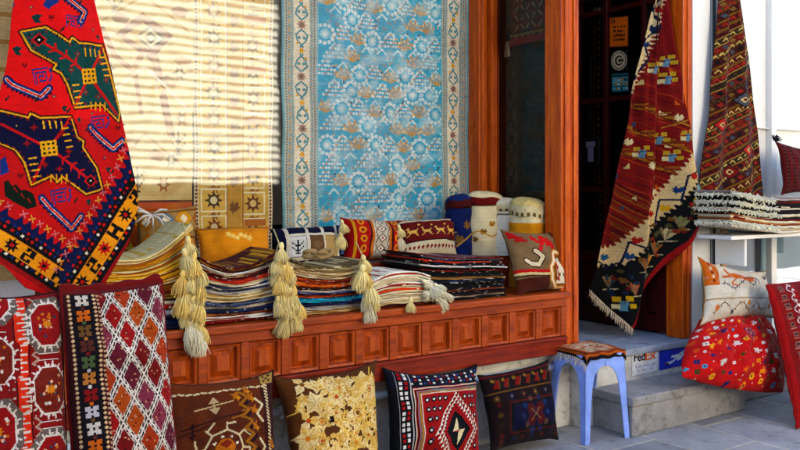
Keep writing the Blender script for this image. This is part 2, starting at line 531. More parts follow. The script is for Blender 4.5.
shop = tag(empty('shop_building', (1.5, 3.0, 0)), 'white plastered carpet shop with orange wooden window posts and open dark doorway', 'shop')
def part(name, mat, x0, x1, y0, y1, z0, z1, parent=shop, bevel=0.003):
    o = box(name, mat, x0, x1, y0, y1, z0, z1, None, bevel)
    set_parent(o, parent)
    return o
def set_parent(o, p):
    o.parent = p
    loc = Vector(p.location) if p.parent is None else Vector((0, 0, 0))   # everything below a thing is modelled in world metres
    o.matrix_parent_inverse.translation = -loc

part('lower_wall', M['plaster'], -2.0, 3.128, 3.03, 3.2, 0, 0.66)
part('side_wall', M['white'], -2.0, 0.60, 2.98, 3.2, 0.70, 3.30)
part('upper_wall', M['white'], -2.0, 6.6, 2.965, 3.2, 3.31, 4.5)
part('roof', M['white'], -2.0, 6.6, 2.9, 7.6, 4.5, 4.62)
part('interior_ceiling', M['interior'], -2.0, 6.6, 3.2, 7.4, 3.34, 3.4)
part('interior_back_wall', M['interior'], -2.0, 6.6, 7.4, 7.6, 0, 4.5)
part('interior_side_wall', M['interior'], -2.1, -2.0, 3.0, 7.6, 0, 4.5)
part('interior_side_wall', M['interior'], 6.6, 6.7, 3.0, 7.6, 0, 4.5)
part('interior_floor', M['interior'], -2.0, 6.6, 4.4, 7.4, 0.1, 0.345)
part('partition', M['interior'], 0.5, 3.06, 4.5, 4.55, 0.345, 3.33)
# doorway: stone sill, white riser, frame
part('threshold', M['sill'], 3.130, 4.20, 2.945, 4.40, 0.318, 0.353, bevel=0.006)
part('threshold_riser', M['plaster'], 3.130, 4.12, 2.958, 3.4, 0, 0.317)
fr = MB()
fr.box(3.022, 3.145, 2.985, 3.10, 0.355, 3.30)
fr.box(3.040, 3.072, 2.972, 2.986, 0.355, 3.30); fr.box(3.10, 3.128, 2.974, 2.986, 0.355, 3.30)
o = fr.build('door_post', M['post'], bevel=0.005); set_parent(o, shop)
fr = MB()
fr.box(3.953, 4.03, 2.975, 3.09, 0.355, 3.30); fr.box(3.985, 4.012, 2.964, 2.976, 0.355, 3.30)
o = fr.build('door_post', M['post'], bevel=0.005); set_parent(o, shop)
o = part('door_lintel', M['dark_post'], 3.147, 3.951, 2.985, 3.1, 3.20, 3.30)
# window: back corner post, glazing, return pane
fr = MB()
fr.box(2.985, 3.09, 3.565, 3.68, 0.70, 3.30); fr.box(3.045, 3.10, 3.53, 3.566, 0.70, 3.30); fr.box(2.995, 3.03, 3.55, 3.566, .7, 3.30)
wf = fr.build('window_frame', M['post'], bevel=0.005); set_parent(wf, shop)
o = part('window_pane', M['glass'], 0.6, 2.984, 3.60, 3.608, 0.842, 3.30, wf, 0)
o = part('window_ledge', M['ledge'], 0.6, 3.04, 3.30, 3.62, 0.64, 0.84, wf)
o = part('window_pane', M['dark_glass'], 3.082, 3.090, 3.10, 3.53, 0.90, 3.30, wf, 0)
o = part('window_rail', M['post'], 3.06, 3.11, 3.10, 3.53, 0.70, 0.90, wf)
# door leaf swung inwards: stiles, rails, glazing, lower panel
lf = MB()
for (y0, y1) in ((3.10, 3.175), (3.255, 3.285), (3.545, 3.575), (3.775, 3.86)):
    lf.box(3.975, 4.02, y0, y1, 0.365, 2.40)
for (z0, z1) in ((2.255, 2.285), (1.712, 1.742), (1.165, 1.195), (0.72, 0.80), (0.365, 0.46), (2.36, 2.40)):
    lf.box(3.979, 4.016, 3.11, 3.85, z0, z1)
door = lf.build('door', M['door'], bevel=0.004); set_parent(door, shop)
for (y0, y1) in ((3.177, 3.253), (3.287, 3.543), (3.577, 3.773)):
    for (z0, z1) in ((0.802, 1.163), (1.197, 1.710), (1.744, 2.253)):
        part('door_pane', M['dark_glass'], 3.995, 4.0, y0, y1, z0, z1, door, 0)
    part('door_panel', M['door'], 3.988, 4.008, y0 + .01, y1 - .01, 0.47, 0.71, door, 0.004)
# white pilaster; right of it a board whose white stands in for glass reflection
part('pilaster', M['white'], 4.032, 4.19, 2.97, 3.2, 0, 3.30)
part('pilaster', M['white'], 4.215, 4.262, 2.955, 3.2, 0, 3.30)
part('white_reflection_board', M['white'], 4.264, 6.6, 3.03, 3.2, 0.99, 3.30)  # painted white in place of a pane reflecting the bright street
part('lower_board', M['white'], 4.264, 6.6, 3.03, 3.2, 0, 0.30)
fr = MB(); fr.box(4.83, 4.885, 2.99, 3.03, .3, 2.44); fr.box(4.27, 4.30, 3.0, 3.03, .99, 2.44); fr.box(4.262, 6.6, 3.005, 3.03, 1.55, 1.556)
sw = fr.build('side_window_frame', M['white'], bevel=0.004); set_parent(sw, shop)
part('side_window_trim', M['brass'], 4.335, 4.385, 2.995, 3.03, .3, .985, sw)
part('side_window_pane', M['case_glass'], 4.39, 4.829, 3.05, 3.056, .30, .99, sw, 0)
part('side_window_pane', M['case_glass'], 4.886, 6.5, 3.05, 3.056, .30, .99, sw, 0)
part('reflection_backing', plain('grey_reflection_tone', '#8fa0b4', .9, .12, 3), 4.30, 4.829, 3.10, 3.12, .30, .99, sw, 0)  # added backing; its blue-grey stands in for the street reflected in the glass
part('reflection_backing', plain('pale_reflection_tone', '#cfe0e2', .9, .12, 3), 4.886, 6.5, 3.10, 3.12, .30, .99, sw, 0)  # added backing, paler to imitate the lighter reflection in this pane

c = MB(); c.tube([(4.203, 2.955, 0), (4.201, 2.953, .5), (4.204, 2.955, 1.2), (4.202, 2.955, 3.30)], .009, 8)
tag(c.build('cable', M['cable'], smooth=True), 'black cable running up the white pilaster beside the doorway', 'cable')
c = MB(); c.tube([(-0.5, 3.0, .315), (1.2, 3.0, .316), (3.08, 3.0, .315)], .018, 12)
for x in (0.6, 1.5, 2.4): c.box(x, x + .03, 2.985, 3.03, .29, .34)
tag(c.build('pipe', M['rail'], smooth=True), 'white metal pipe under the wooden display bench', 'pipe')

st = MB(); st.box(3.215, 4.125, 2.705, 2.956, 0, 0.146); st.box(3.205, 4.135, 2.693, 2.956, 0.148, 0.19)
tag(st.build('stone_step', M['step'], bevel=0.006), 'worn grey stone step below the shop doorway', 'step')
st = MB(); st.box(4.15, 4.75, 2.80, 2.96, 0, 0.10)
tag(st.build('stone_block', M['step'], bevel=0.008), 'low dark stone block right of the doorway step', 'stone block')

# the house over the road: seen only as the bright reflection in the window
opp = tag(empty('opposite_house', (6, -7, 0)), 'sunlit cream house over the road with white ribbed shutter', 'house')
def opart(*a, **k): return part(*a, parent=opp, **k)
cream = plain('cream_render', '#d8cdb8', .9, .25, 1.2)
darkst = plain('dark_base_stone', '#3a3530', .9, .3, 2)
opart('wall', plain('dark_render', '#6a5a4a', .9, .4, .8), -12, 2.19, -7.4, -6.6, 1.25, 6.0); opart('wall', plain('brown_render', '#5c5248', .9, .5, .5), 6.96, 26, -7.4, -6.6, 1.25, 6.0)  # unseen side walls, darkened to narrow the bounce light and calm the reflection
opart('wall', cream, 2.2, 6.95, -7.4, -6.6, 4.6, 7.5)
opart('base', darkst, -12, 26, -7.4, -6.58, 0, 1.25)
pr, fc = [], []
zz = np.arange(1.26, 4.6, .02)
for z in zz:
    ph = (z / .15) % 1.0
    pr.append((-6.72 + (.032) * (math.sin(2 * PI * ph) * .7 + .3 * math.sin(4 * PI * ph)), z))
sh = MB()
vs = [(x, y, z) for (y, z) in pr for x in (2.2, 6.95)]
sh.add(vs, [(2 * i, 2 * i + 1, 2 * i + 3, 2 * i + 2) for i in range(len(pr) - 1)])
o = sh.build('shutter', plain('white_shutter', '#faf6ea', .7, .06, 2, k=.95)); set_parent(o, opp)
for x in (13.2, 16.0, 19): opart('window', darkst, x, x + 1.1, -6.62, -6.57, 2.0, 3.7)

# ================================================================== DISPLAY BENCH
bench = tag(empty('display_bench', (1.7, 3.0, .384)), 'long orange brown wooden display bench with raised square panels under the shop window', 'bench')
def bpart(*a, **k): return part(*a, parent=bench, **k)
bpart('bench_top', M['bench'], 0.2, 3.045, 2.938, 3.296, 0.655, 0.685, bevel=0.006)
bpart('top_rail', M['bench'], 0.2, 3.036, 2.962, 2.995, 0.613, 0.653)
bpart('back_board', M['bench_low'], 0.2, 3.034, 2.997, 3.028, 0.386, 0.653)
b_ = MB(); b_.box(0.2, 3.036, 2.958, 2.995, 0.384, 0.452); b_.box(.2, 3.036, 2.95, 2.995, .452, .466)
o = b_.build('bottom_rail', M['bench_low'], bevel=0.003); set_parent(o, bench)
pitch = .168
for i in range(17):
    x1 = 3.036 - i * pitch
    bpart('stile', M['bench'], x1 - .034, x1, 2.964, 2.995, 0.468, 0.611)
    xa, xb, za, zb = x1 - pitch + .002, x1 - .036, .470, .609
    p = MB()
    rings = [(0, 2.968), (.010, 2.972), (.013, 2.9945), (.020, 2.9945), (.038, 2.981), (.041, 2.977)]
    vs = []
    for (d, y) in rings:
        vs += [(xa + d, y, za + d), (xb - d, y, za + d), (xb - d, y, zb - d), (xa + d, y, zb - d)]
    fs = [(4 * k + j, 4 * k + (j + 1) % 4, 4 * k + 4 + (j + 1) % 4, 4 * k + 4 + j) for k in range(len(rings) - 1) for j in range(4)]
    fs.append(tuple(4 * (len(rings) - 1) + j for j in range(4)))
    p.add(vs, fs)
    o = p.build('panel', M['bench_panel'], bevel=0.0015); set_parent(o, bench)

# ================================================================== DOOR STICKERS (flat printed sheets on the glass)
def atX(px, py, X):
    dx, dy = ray(px); t = X / dx
    return np.array([X, t * dy, EYE - (py - HY) / F * t])
def flat_sheet(name, weave, corners, th=.002, parent=None, mat=None):
    TL, TR, BR, BL = (np.array(c, float) for c in corners)
    a = np.linspace(0, 1, weave.W + 1)[None, :, None]; b_ = np.linspace(0, 1, weave.H + 1)[:, None, None]
    P = (1 - a) * (1 - b_) * TL + a * (1 - b_) * TR + a * b_ * BR + (1 - a) * b_ * BL
    n = np.cross(TR - TL, BL - TL); n /= np.linalg.norm(n)
    if n[1] + n[0] < 0: n = -n
    B = (P + n * th)[:, ::-1]
    return sheet_object(name, [(P, weave.a), (B, np.broadcast_to(lin('#cccccc'), (weave.H, weave.W, 3)))], mat or M['sticker'], parent)
rr = random.Random(3)
w = Weave(0, 0, 40, 62, 3, '#f08a2a'); w.line([(1, 1), (39, 1), (39, 61), (1, 61)], 1, '#b85a10', True)
w.rect(3, 4, 12, 12, '#1a1410'); w.circ(7, 8, 2.5, '#f08a2a')
for k, row in enumerate(((8, 3, 6), (7, 3, 8), (6, 2, 9), (8, 3, 7))):
    x = 8 + rr.uniform(0, 2); y = 18 + k * 9
    while x < 33:
        for q in range(2): w.line([(x + rr.uniform(0, 2), y + rr.uniform(0, 5)), (x + rr.uniform(0, 2.5), y + rr.uniform(0, 5))], 1.5, '#2a1408')
        w.line([(x, y), (x, y + 5)], 1.4, '#2a1408'); x += rr.choice((3, 3.6, 3.3, 5.5))
o = flat_sheet('sticker', w, [atX(609.5, 18, 3.993), atX(628, 16, 3.993), atX(628, 46, 3.993), atX(609.5, 47, 3.993)])
tag(o, 'orange notice with dark lettering stuck on the glass of the open door', 'sticker')
w = Weave(-10, -10, 10, 10, 6, '#140c0a')
w.circ(0, 0, 9.8, '#efe2c0'); w.circ(0, 0, 8.6, '#5a4a38'); w.circ(0, 0, 7.6, '#efe2c0'); w.circ(0, 0, 5, '#3a2c22'); w.circ(.6, 0, 3.4, '#efe2c0'); w.circ(1, 0, 1.8, '#3a2c22'); w.rect(1.5, -.9, 6, .9, '#3a2c22')
o = flat_sheet('sticker', w, [atX(611, 51, 3.993), atX(627, 50, 3.993), atX(627, 70, 3.993), atX(611, 71, 3.993)])
tag(o, 'round cream sticker with dark ring mark below the orange notice', 'sticker')
w = Weave(0, 0, 30, 34, 4, '#2f8f98')
for y in (4, 12, 20, 28):
    x = 2
    while x < 27:
        h = rr.choice((2.5, 3.5, 4.5)); w.rect(x, y - 2, x + h, y + 2.4, rr.choice(('#cfe8e0', '#0f3c44', '#8ed0d0', '#d8a850')) if y > 5 else '#123c44'); x += h + 1
w.line([(0, 8.2), (30, 8.2)], .8, '#cfe8e0'); w.line([(0, 16), (30, 16)], .8, '#cfe8e0')
o = flat_sheet('sticker', w, [atX(612, 74, 3.993), atX(628, 73, 3.993), atX(628, 91, 3.993), atX(612, 92, 3.993)])
tag(o, 'teal square sticker with small white print below the round sticker', 'sticker')
# entry box with a T on the glass
bxp = atX(583, 138, 3.97); bxq = atX(599, 166, 3.97)
dv = tag(empty('entry_box', (3.98, (bxp[1] + bxq[1]) / 2, (bxp[2] + bxq[2]) / 2)), 'small black box with grey T shape hung on the door glass', 'entry box')
part('housing', M['black_plastic'], 3.97, 3.992, bxq[1], bxp[1], bxq[2], bxp[2], dv, .008)
tm = MB(); yc = (bxp[1] + bxq[1]) / 2; zt = bxp[2] - .025; wd = bxp[1] - bxq[1]
tm.box(3.964, 3.9695, yc - wd * .28, yc + wd * .28, zt - .035, zt); tm.box(3.9645, 3.9692, yc - wd * .17, yc + wd * .17, zt - .125, zt - .036)
o = tm.build('letter_mark', M['grey_plastic'], bevel=.002); set_parent(o, dv)
tm = MB(); tm.tube([(3.985, yc + .02, bxp[2] - .002), (3.984, yc + .018, bxp[2] + .2), (3.985, yc + .016, bxp[2] + .5)], .005, 6)
o = tm.build('cord', M['cable']); set_parent(o, dv)

# courier signs on the riser
Yr = 2.955
def sign(pxs, weave, name, label):
    o = flat_sheet(name, weave, [at(pxs[0], pxs[1], Yr), at(pxs[2], pxs[3], Yr), at(pxs[4], pxs[5], Yr), at(pxs[6], pxs[7], Yr)])
    return tag(o, label, 'sign')
w = Weave(0, 0, 60, 46, 4, '#fbfaf6')
for yb, xa, xb in ((29, 8, 54), (38, 13, 50)):
    x = xa
    while x < xb:
        gl = rr.choice((0, 1, 2, 3)); c_ = '#a8acb4'
        w.line([(x, yb - 2.2), (x, yb + 2.2)], .8, c_)
        if gl != 1: w.line([(x, yb - (2.2 if gl == 2 else 0)), (x + 2, yb - (2.2 if gl == 2 else 0))], .8, c_)
        if gl > 1: w.line([(x + 2, yb - 1), (x + 2, yb + 2.2)], .8, c_)
        x += 3.4 if rr.random() > .18 else 6
s1 = sign((632, 354.3, 657.8, 349.6, 657.8, 370.5, 632, 376.3), w, 'courier_sign', 'white courier sign with dark and orange lettering on the white riser')
w = Weave(0, 0, 70, 50, 3.5, '#2a49d0')
w.poly([(44, 50), (58, 22), (70, 4), (70, 50)], '#122a7c'); w.wash('#1b3296', 14, .5, 3)
w.poly([(19, 41), (13, 37), (18, 34), (30, 32), (36, 27), (25, 25), (27, 20), (42, 19), (54, 12), (64, 5), (67, 7), (60, 16), (52, 25), (47, 33), (40, 36), (38, 30), (28, 39)], '#f2f6fa')
w.poly([(11, 36), (19, 36), (22, 41), (14, 41)], '#4a2a50'); w.rect(13, 36, 16, 39, '#c02a20')
w.line([(44, 19), (49, 24)], 1.6, '#2a5ac0'); w.poly([(50, 16), (58, 11), (61, 13), (53, 20)], '#8ac0ea')
s2 = sign((659.3, 349.5, 691, 343.8, 691, 363.8, 659.3, 370.4), w, 'courier_sign', 'blue courier sign with white aeroplane on the white riser')
def lettering(body, p0, p1, height, hexc, parent, name='lettering'):
    cu = bpy.data.curves.new(name, 'FONT'); cu.body = body; cu.extrude = .0008; cu.offset = .012
    to = bpy.data.objects.new(name, cu); COL.objects.link(to)
    bpy.context.view_layer.update()
    me = bpy.data.meshes.new_from_object(to.evaluated_get(bpy.context.evaluated_depsgraph_get()))
    bpy.data.objects.remove(to)
    vs = np.array([v.co for v in me.vertices]); mn, mx = vs.min(0), vs.max(0)
    W = (Vector(p1) - Vector(p0)).length
    mt = plain('ink_' + hexc.strip('#'), hexc, .6, .02, 3)
    for v in me.vertices:
        v.co = (p0[0] + (v.co.x - mn[0]) / (mx[0] - mn[0]) * W, Yr - .0028 + v.co.z * .5, p0[2] + (v.co.y - mn[1]) / (mx[1] - mn[1]) * height)
    me.materials.append(mt)
    o = bpy.data.objects.new(name, me); link(o, parent); return o
qa, qb, qc = at(633.8, 362.8, Yr), at(644.8, 361, Yr), at(655.6, 359.4, Yr)
zb = float(qa[2]) + .004
lettering('Fed', (float(qa[0]), 0, zb), (float(qb[0]), 0, zb), .047, '#2a1e38', s1)
lettering('Ex', (float(qb[0]) + .002, 0, zb), (float(qc[0]), 0, zb), .047, '#f07c14', s1)

# ================================================================== STOOL
sx, sy, rot = 3.085, 2.865, math.radians(-7)
stool = empty('plastic_stool', (sx, sy, 0)); stool.rotation_euler.z = rot
tag(stool, 'light blue plastic stool with tapering legs standing before the step', 'stool')
H = .405; hs = .118; hb = .137
for k in range(4):
    lg = MB()
    for side in (0, 1):
        pts = []
        # one flange of the corner leg: outer edge along the corner, inner edge curving into the arch
        prof = [(0, .030), (.10, .034), (.20, .039), (.27, .046), (.31, .056), (.335, .074), (.35, .096), (.355, hs)]
        A_, B_ = [], []
        for z, wz in prof:
            h_ = hb + (hs - hb) * z / H
            A_.append((z, -h_, h_)); B_.append((z, -h_ + min(wz, h_), h_))
        A_.append((H, -hs, hs)); B_.append((H, 0, hs))
        vs = []
        for (z, a0, d0), (z2, a1, d1) in zip(A_, B_):
            for (aa, dd) in ((a0, d0), (a1, d1)):
                for off in (0, -.006):
                    d2 = -(dd + off)
                    p = (aa, d2, z) if side == 0 else (d2, aa, z)
                    vs.append(p)
        fs = []
        for i in range(len(A_) - 1):
            o0 = 4 * i; o1 = 4 * i + 4
            fs += [(o0, o0 + 2, o1 + 2, o1), (o0 + 1, o1 + 1, o1 + 3, o0 + 3), (o0, o1, o1 + 1, o0 + 1), (o0 + 2, o0 + 3, o1 + 3, o1 + 2)]
        fs.append((0, 1, 3, 2))
        c_, s_ = math.cos(k * PI / 2), math.sin(k * PI / 2)
        lg.add([(x * c_ - y * s_, x * s_ + y * c_, z) for x, y, z in vs], fs)
    o = lg.build('leg', M['plastic'], stool, bevel=.0015)
se = MB()
def rsq(h, r, z, n=6):
    out_ = []
    for (cx, cy, a0) in ((h - r, h - r, 0), (-h + r, h - r, 90), (-h + r, -h + r, 180), (h - r, -h + r, 270)):
        for i in range(n + 1):
            a = math.radians(a0 + 90 * i / n); out_.append((cx + r * math.cos(a), cy + r * math.sin(a), z))
    return out_
rings = [rsq(hs + .003, .03, H - .03), rsq(hs + .004, .03, H), rsq(hs, .03, H + .008), rsq(hs - .015, .03, H + .012)]
n = len(rings[0]); vs = sum(rings, [])
fs = [(i * n + j, i * n + (j + 1) % n, (i + 1) * n + (j + 1) % n, (i + 1) * n + j) for i in range(3) for j in range(n)] + [tuple(3 * n + j for j in range(n))]
se.add(vs, fs); se.build('seat', M['plastic'], stool, smooth=False)
# kilim mat over the seat
w = Weave(-16, -16, 16, 16, 4, '#c06a2c'); w.wash('#8a4a22', 5, .6, 3)
w.rect(-10, -10, 10, 10, '#d8b898'); w.wash('#b06a3c', 3, .7, 5)
for k in range(26): w.star(RNG.uniform(-9, 9), RNG.uniform(-9, 9), RNG.uniform(1, 2.4), ['#e8dcc8', '#9a4a20', '#c87840', '#5a3018'][k % 4], 4, .4)
w.line([(-15.4, -15.4), (15.4, -15.4), (15.4, 15.4), (-15.4, 15.4)], 1.2, '#2a1a14', True); w.line([(-13, -13), (13, -13), (13, 13), (-13, 13)], 1, '#7a3a1a', True)
w.age(.12, .05, 1)
a = np.linspace(-1, 1, w.W + 1)[None, :]; b_ = np.linspace(-1, 1, w.H + 1)[:, None]
X, Yy = .150 * a + 0 * b_, -.152 * b_ + 0 * a
d = np.maximum(np.maximum(np.abs(X), np.abs(Yy)) - (hs + .004), 0)
dr = np.maximum(np.abs(X) - hs - .004, 0) + np.maximum(np.abs(Yy) - hs - .004, 0)
Z = H + .018 + wob(3, X, Yy, .12) * .003 - dr * .95
sc = 1 - d * .9 / np.maximum(np.maximum(np.abs(X), np.abs(Yy)), .01)
r0 = math.radians(2)
Xr, Yr2 = X * sc, Yy * sc
P = np.stack([sx + Xr * math.cos(rot + r0) - Yr2 * math.sin(rot + r0), sy + Xr * math.sin(rot + r0) + Yr2 * math.cos(rot + r0), Z], -1)
th_parts = [(P, w.a)]
Bk = P - np.array([0, 0, .006]); th_parts.append((Bk[:, ::-1], np.broadcast_to(lin('#cfc4b4'), w.a.shape)))
th_parts += [(np.stack([P[-1], Bk[-1]], 0), np.broadcast_to(lin('#2a1a14'), (1, w.W, 3))), (np.stack([Bk[0], P[0]], 0), np.broadcast_to(lin('#2a1a14'), (1, w.W, 3))),
             (np.stack([P[:, -1], Bk[:, -1]], 1), np.broadcast_to(lin('#2a1a14'), (w.H, 1, 3))), (np.stack([Bk[:, 0], P[:, 0]], 1), np.broadcast_to(lin('#2a1a14'), (w.H, 1, 3)))]
mat_o = tag(sheet_object('stool_mat', th_parts, M['cloth']), 'orange brown woven mat with cream centre draped on the blue stool', 'mat')
fp = [P[0, 0] * .0 + P[int(w.H * q), 0] for q in np.linspace(0, 1, 6)]
fringe('fringe', fp, 60, .035, '#d8d0c4', mat_o, 4, .0014, (-.4, -.1, -1))
# ================================================================== RUGS
def flat_rug(name, weave, x0, x1, z0, z1, Y, seed=0, amp=.006, th=.006, back='#8a7a60', mat=None):
    a = np.linspace(0, 1, weave.W + 1)[None, :]; b_ = np.linspace(0, 1, weave.H + 1)[:, None]
    X = x0 + (x1 - x0) * a + 0 * b_; Z = z1 + (z0 - z1) * b_ + 0 * a
    e = wob(seed + 3, 0 * X, Z, .5, 3) * .004
    P = np.stack([X + e * (2 * a - 1), Y + wob(seed, X, Z * .35, .45) * amp, Z], -1)
    return sheet_object(name, with_thickness(P, weave.a, th, lin(back)), mat or M['cloth'])

# motif bitmaps -----------------------------------------------------------------
HOOK = ["11111111111111..", "1..............11", "1.1111111111...11", "1.1........1....1", "1.1..1111..1....1", "1.1..1..1..1...11", "1.1..1.....1..11.", "1.1..111111..11..", "1.1..........1..."]
COMB = ["11.11.11.1", "11.11.11.1", "1111111111", "1111111111"]
SHOOK = ["111111.", "11..11.", "11.....", "1111111", "....111", ".11.111", ".111111"]
HMARK = ["11...11", "11...11", "1111111", "1111111", "11...11", "11...11"]
STAR8 = ["..1.1..", ".11.11.", "1112111", "..222..", "1112111", ".11.11.", "..1.1.."]
LATT = ["1111111", "1.1.1.1", "1111111", "1.121.1", "1111111", "1.1.1.1", "1111111"]
DEER = [".1.......", "11.......", ".1......1", ".1111111.", ".1111111.", "..11111..", "..1...11.", ".1.....1.", "1.......1"]
BIRD = ["...11...1", "..1111.11", "111111111", "..111111.", "...1111..", "....1.1..", "...11.11."]
TREE = ["...1...", "1..1..1", ".1.1.1.", "..111..", "1..1..1", ".1.1.1.", "..111..", "...1...", "..111.."]
LEAF = ["..1....", ".11.11.", "111111.", ".111111", "111111.", ".1111..", "..1...."]

# ---- the big red rug hung by a corner on the left ------------------------------
w = Weave(-40, -45, 150, 312, 1.75, '#e01208')
w.poly([(-40, 120), (150, 120), (150, 312), (-40, 312)], '#c80c08')
nav, blu, teal, yel, blk = '#101438', '#2a4080', '#204640', '#e8b23a', '#120c14'
# navy scalloped guard on the upper left edge
for k in range(9):
    w.circ(20 - k * 2.3, -30 + k * 8.5, 4.2, blu); w.diamond(20 - k * 2.3, -30 + k * 8.5, 1.8, 1.8, '#c8140c')
w.line([(21, -40), (6, 40)], 2, nav)
def hook(pts, comb, ux, uy, cw, ch):
    w.line(pts, 8, nav); w.line(pts, 6.6, blu)
    for i in range(len(pts) - 1):
        (x0_, y0_), (x1_, y1_) = pts[i], pts[i + 1]
        n_ = int(math.hypot(x1_ - x0_, y1_ - y0_) / 4)
        for q in range(n_):
            t = (q + .5) / n_; dx_, dy_ = x1_ - x0_, y1_ - y0_; L = math.hypot(dx_, dy_)
            w.star(x0_ + dx_ * t - dy_ / L * 4.4, y0_ + dy_ * t + dx_ / L * 4.4, 1.9, nav, 4, .6)
    w.line(pts, 3, '#e8d8c0'); w.line(pts, 1.9, '#d4140c')
    w.bmp(HOOK, comb[0], comb[1], cw, ch, {'1': blu}, ux, uy)
hook([(58, -3), (83, 13), (78, 23)], (71, 24), (1, .1), (0, 1), 19, 12)
hook([(7, 79), (13, 85), (38, 98), (45, 90)], (40, 77), (1, -.1), (.15, 1), 17, 16)
hook([(88, 128), (94, 134), (113, 149), (122, 141)], (99, 123), (1, -.15), (.1, 1), 20, 14)
hook([(38, 198), (45, 207), (68, 228), (78, 216)], (57, 196), (1, -.2), (.15, 1), 20, 15)
w.poly([(40, 7), (46, -2), (56, -4), (54, 6), (48, 9), (46, 12)], blu); w.poly([(0, 160), (5, 156), (8, 172), (0, 176)], blu)
w.poly([(3, 182), (7, 180), (10, 186), (14, 184), (18, 190), (24, 190), (30, 194), (33, 206), (24, 209), (12, 202), (4, 196)], '#1c2c1a')
for (x, y) in ((12, 187), (18, 193), (24, 198)): w.line([(x, y), (x + 3, y + 5)], 1, '#b81810')
for (x, y, s_) in ((35, 20, 5), (17, 51, 5), (98, 37, 2.5), (60, 110, 3), (75, 121, 2.5), (108, 170, 3), (86, 202, 3), (64, 25, 2), (110, 108, 3)):
    w.poly([(x - s_, y - s_ * .5), (x, y - s_), (x + s_, y - s_ * .6), (x + s_ * .3, y + s_ * .2), (x + s_, y + s_), (x - s_ * .3, y + s_ * .8)], teal)
def medallion(outl, cx, cy, head, tails, col, yb):
    w.line(outl, 5.2, '#5a1a08', True); w.poly(outl, col); w.line(outl, 1.7, yel, True)
    for (x, y) in tails + [head]:
        w.line([(cx, cy), (x, y)], 2.6, '#c8140c')
    hx, hy = head
    for t in (.3, .5, .7):
        x, y = cx + (hx - cx) * t, cy + (hy - cy) * t
        dx_, dy_ = (hx - cx), (hy - cy); L = math.hypot(dx_, dy_); ux_, uy_ = dx_ / L, dy_ / L
        for sg in (-1, 1):
            w.line([(x, y), (x + (ux_ * .6 - uy_ * sg * .8) * 6, y + (uy_ * .6 + ux_ * sg * .8) * 6)], 1.9, '#c8140c')
    w.diamond(hx, hy, 7.5, 7, '#c8140c'); w.diamond(hx, hy, 5.3, 5, blk); w.circ(hx, hy, 1, '#f4e8d0')
    w.bmp(LATT, cx, cy, 15, 15, {'1': yel, '2': blu, '.': blk}, (1, -.1), (.12, 1))
    for (dx_, dy_) in ((-13, -21), (-20, -5), (19, 3), (10, 20), (-4, 16), (12, -15)):
        w.star(cx + dx_, cy + dy_, 4.2, '#8e1c14', 4, .45); w.circ(cx + dx_, cy + dy_, 1, yb)
    for (p_, q_) in zip(outl, outl[1:] + outl[:1]):     # stepped inner edge
        L_ = math.hypot(q_[0] - p_[0], q_[1] - p_[1])
        for k in range(int(L_ / 3.4)):
            t_ = (k + .5) * 3.4 / L_; x_, y_ = p_[0] + (q_[0] - p_[0]) * t_, p_[1] + (q_[1] - p_[1]) * t_
            w.rect(x_ + (cx - x_) * .09 - .9, y_ + (cy - y_) * .09 - .9, x_ + (cx - x_) * .09 + .9, y_ + (cy - y_) * .09 + .9, '#8e1c14' if k % 2 else '#0c0c14')
    for k in range(4): w.line([(cx - 5 + k * 5.5, cy - 27 + k * .3), (cx - 4 + k * 5.5, cy - 20)], 1.5, yel)
    for k in range(4): w.line([(cx - 19 + k * 1.4, cy + 10 + k * 6), (cx - 12 + k * 1.4, cy + 9 + k * 6)], 1.5, yel)
    for k in range(4): w.line([(cx + 18 + k * 1.6, cy - 20 + k * 6), (cx + 12 + k * 1.6, cy - 19 + k * 6)], 1.5, yel)
    for k in range(4): w.line([(cx + 2 + k * 5, cy + 33 + k * .4), (cx + 2 + k * 5, cy + 26)], 1.4, yel)
medallion([(20.7, 31.7), (43, 29), (65, 45), (68, 40), (76, 45), (103, 45.5), (109, 66), (121, 112), (119, 121), (101, 105), (71, 109), (63, 86), (57, 75), (50, 71), (53, 66), (30, 51)],
          87, 77, (37, 41), [(103, 47), (71, 107), (117, 114)], '#265650', '#3a8a7c')
medallion([(-25, 104), (0, 110), (27, 118), (29, 114), (38, 119), (66, 118), (73, 138), (80, 142), (79, 148), (95, 168), (101, 189), (83, 194), (58, 177), (53, 182), (48, 176), (28, 185), (22, 163), (14, 150), (0, 143), (-25, 135)],
          45, 149, (88, 181), [(66, 119), (29, 183), (2, 124)], '#181a40', '#b02818')
for (x, y, k) in ((30, 8, 0), (24, 66, 1), (58, 32, 2), (112, 36, 1), (50, 98, 0), (8, 98, 2), (90, 114, 0), (64, 112, 2), (118, 128, 1), (16, 126, 0), (84, 130, 2), (104, 158, 0), (112, 172, 2), (64, 184, 1), (92, 208, 0), (72, 200, 2), (18, 176, 1), (46, 214, 0), (102, 192, 1), (34, 100, 2), (92, 30, 0), (78, 4, 2), (48, 20, 1)):
    if k == 0: w.star(x, y, 2.6, '#1c2c54', 4, .4); w.circ(x, y, .7, '#e8c060')
    elif k == 1: w.bmp(["1.1", "111", ".1."], x, y, 5, 5, {'1': '#7c0c0a'})
    else: w.bmp(["..1", ".11", "11.", "1.."], x, y, 4, 6, {'1': '#17332f'})
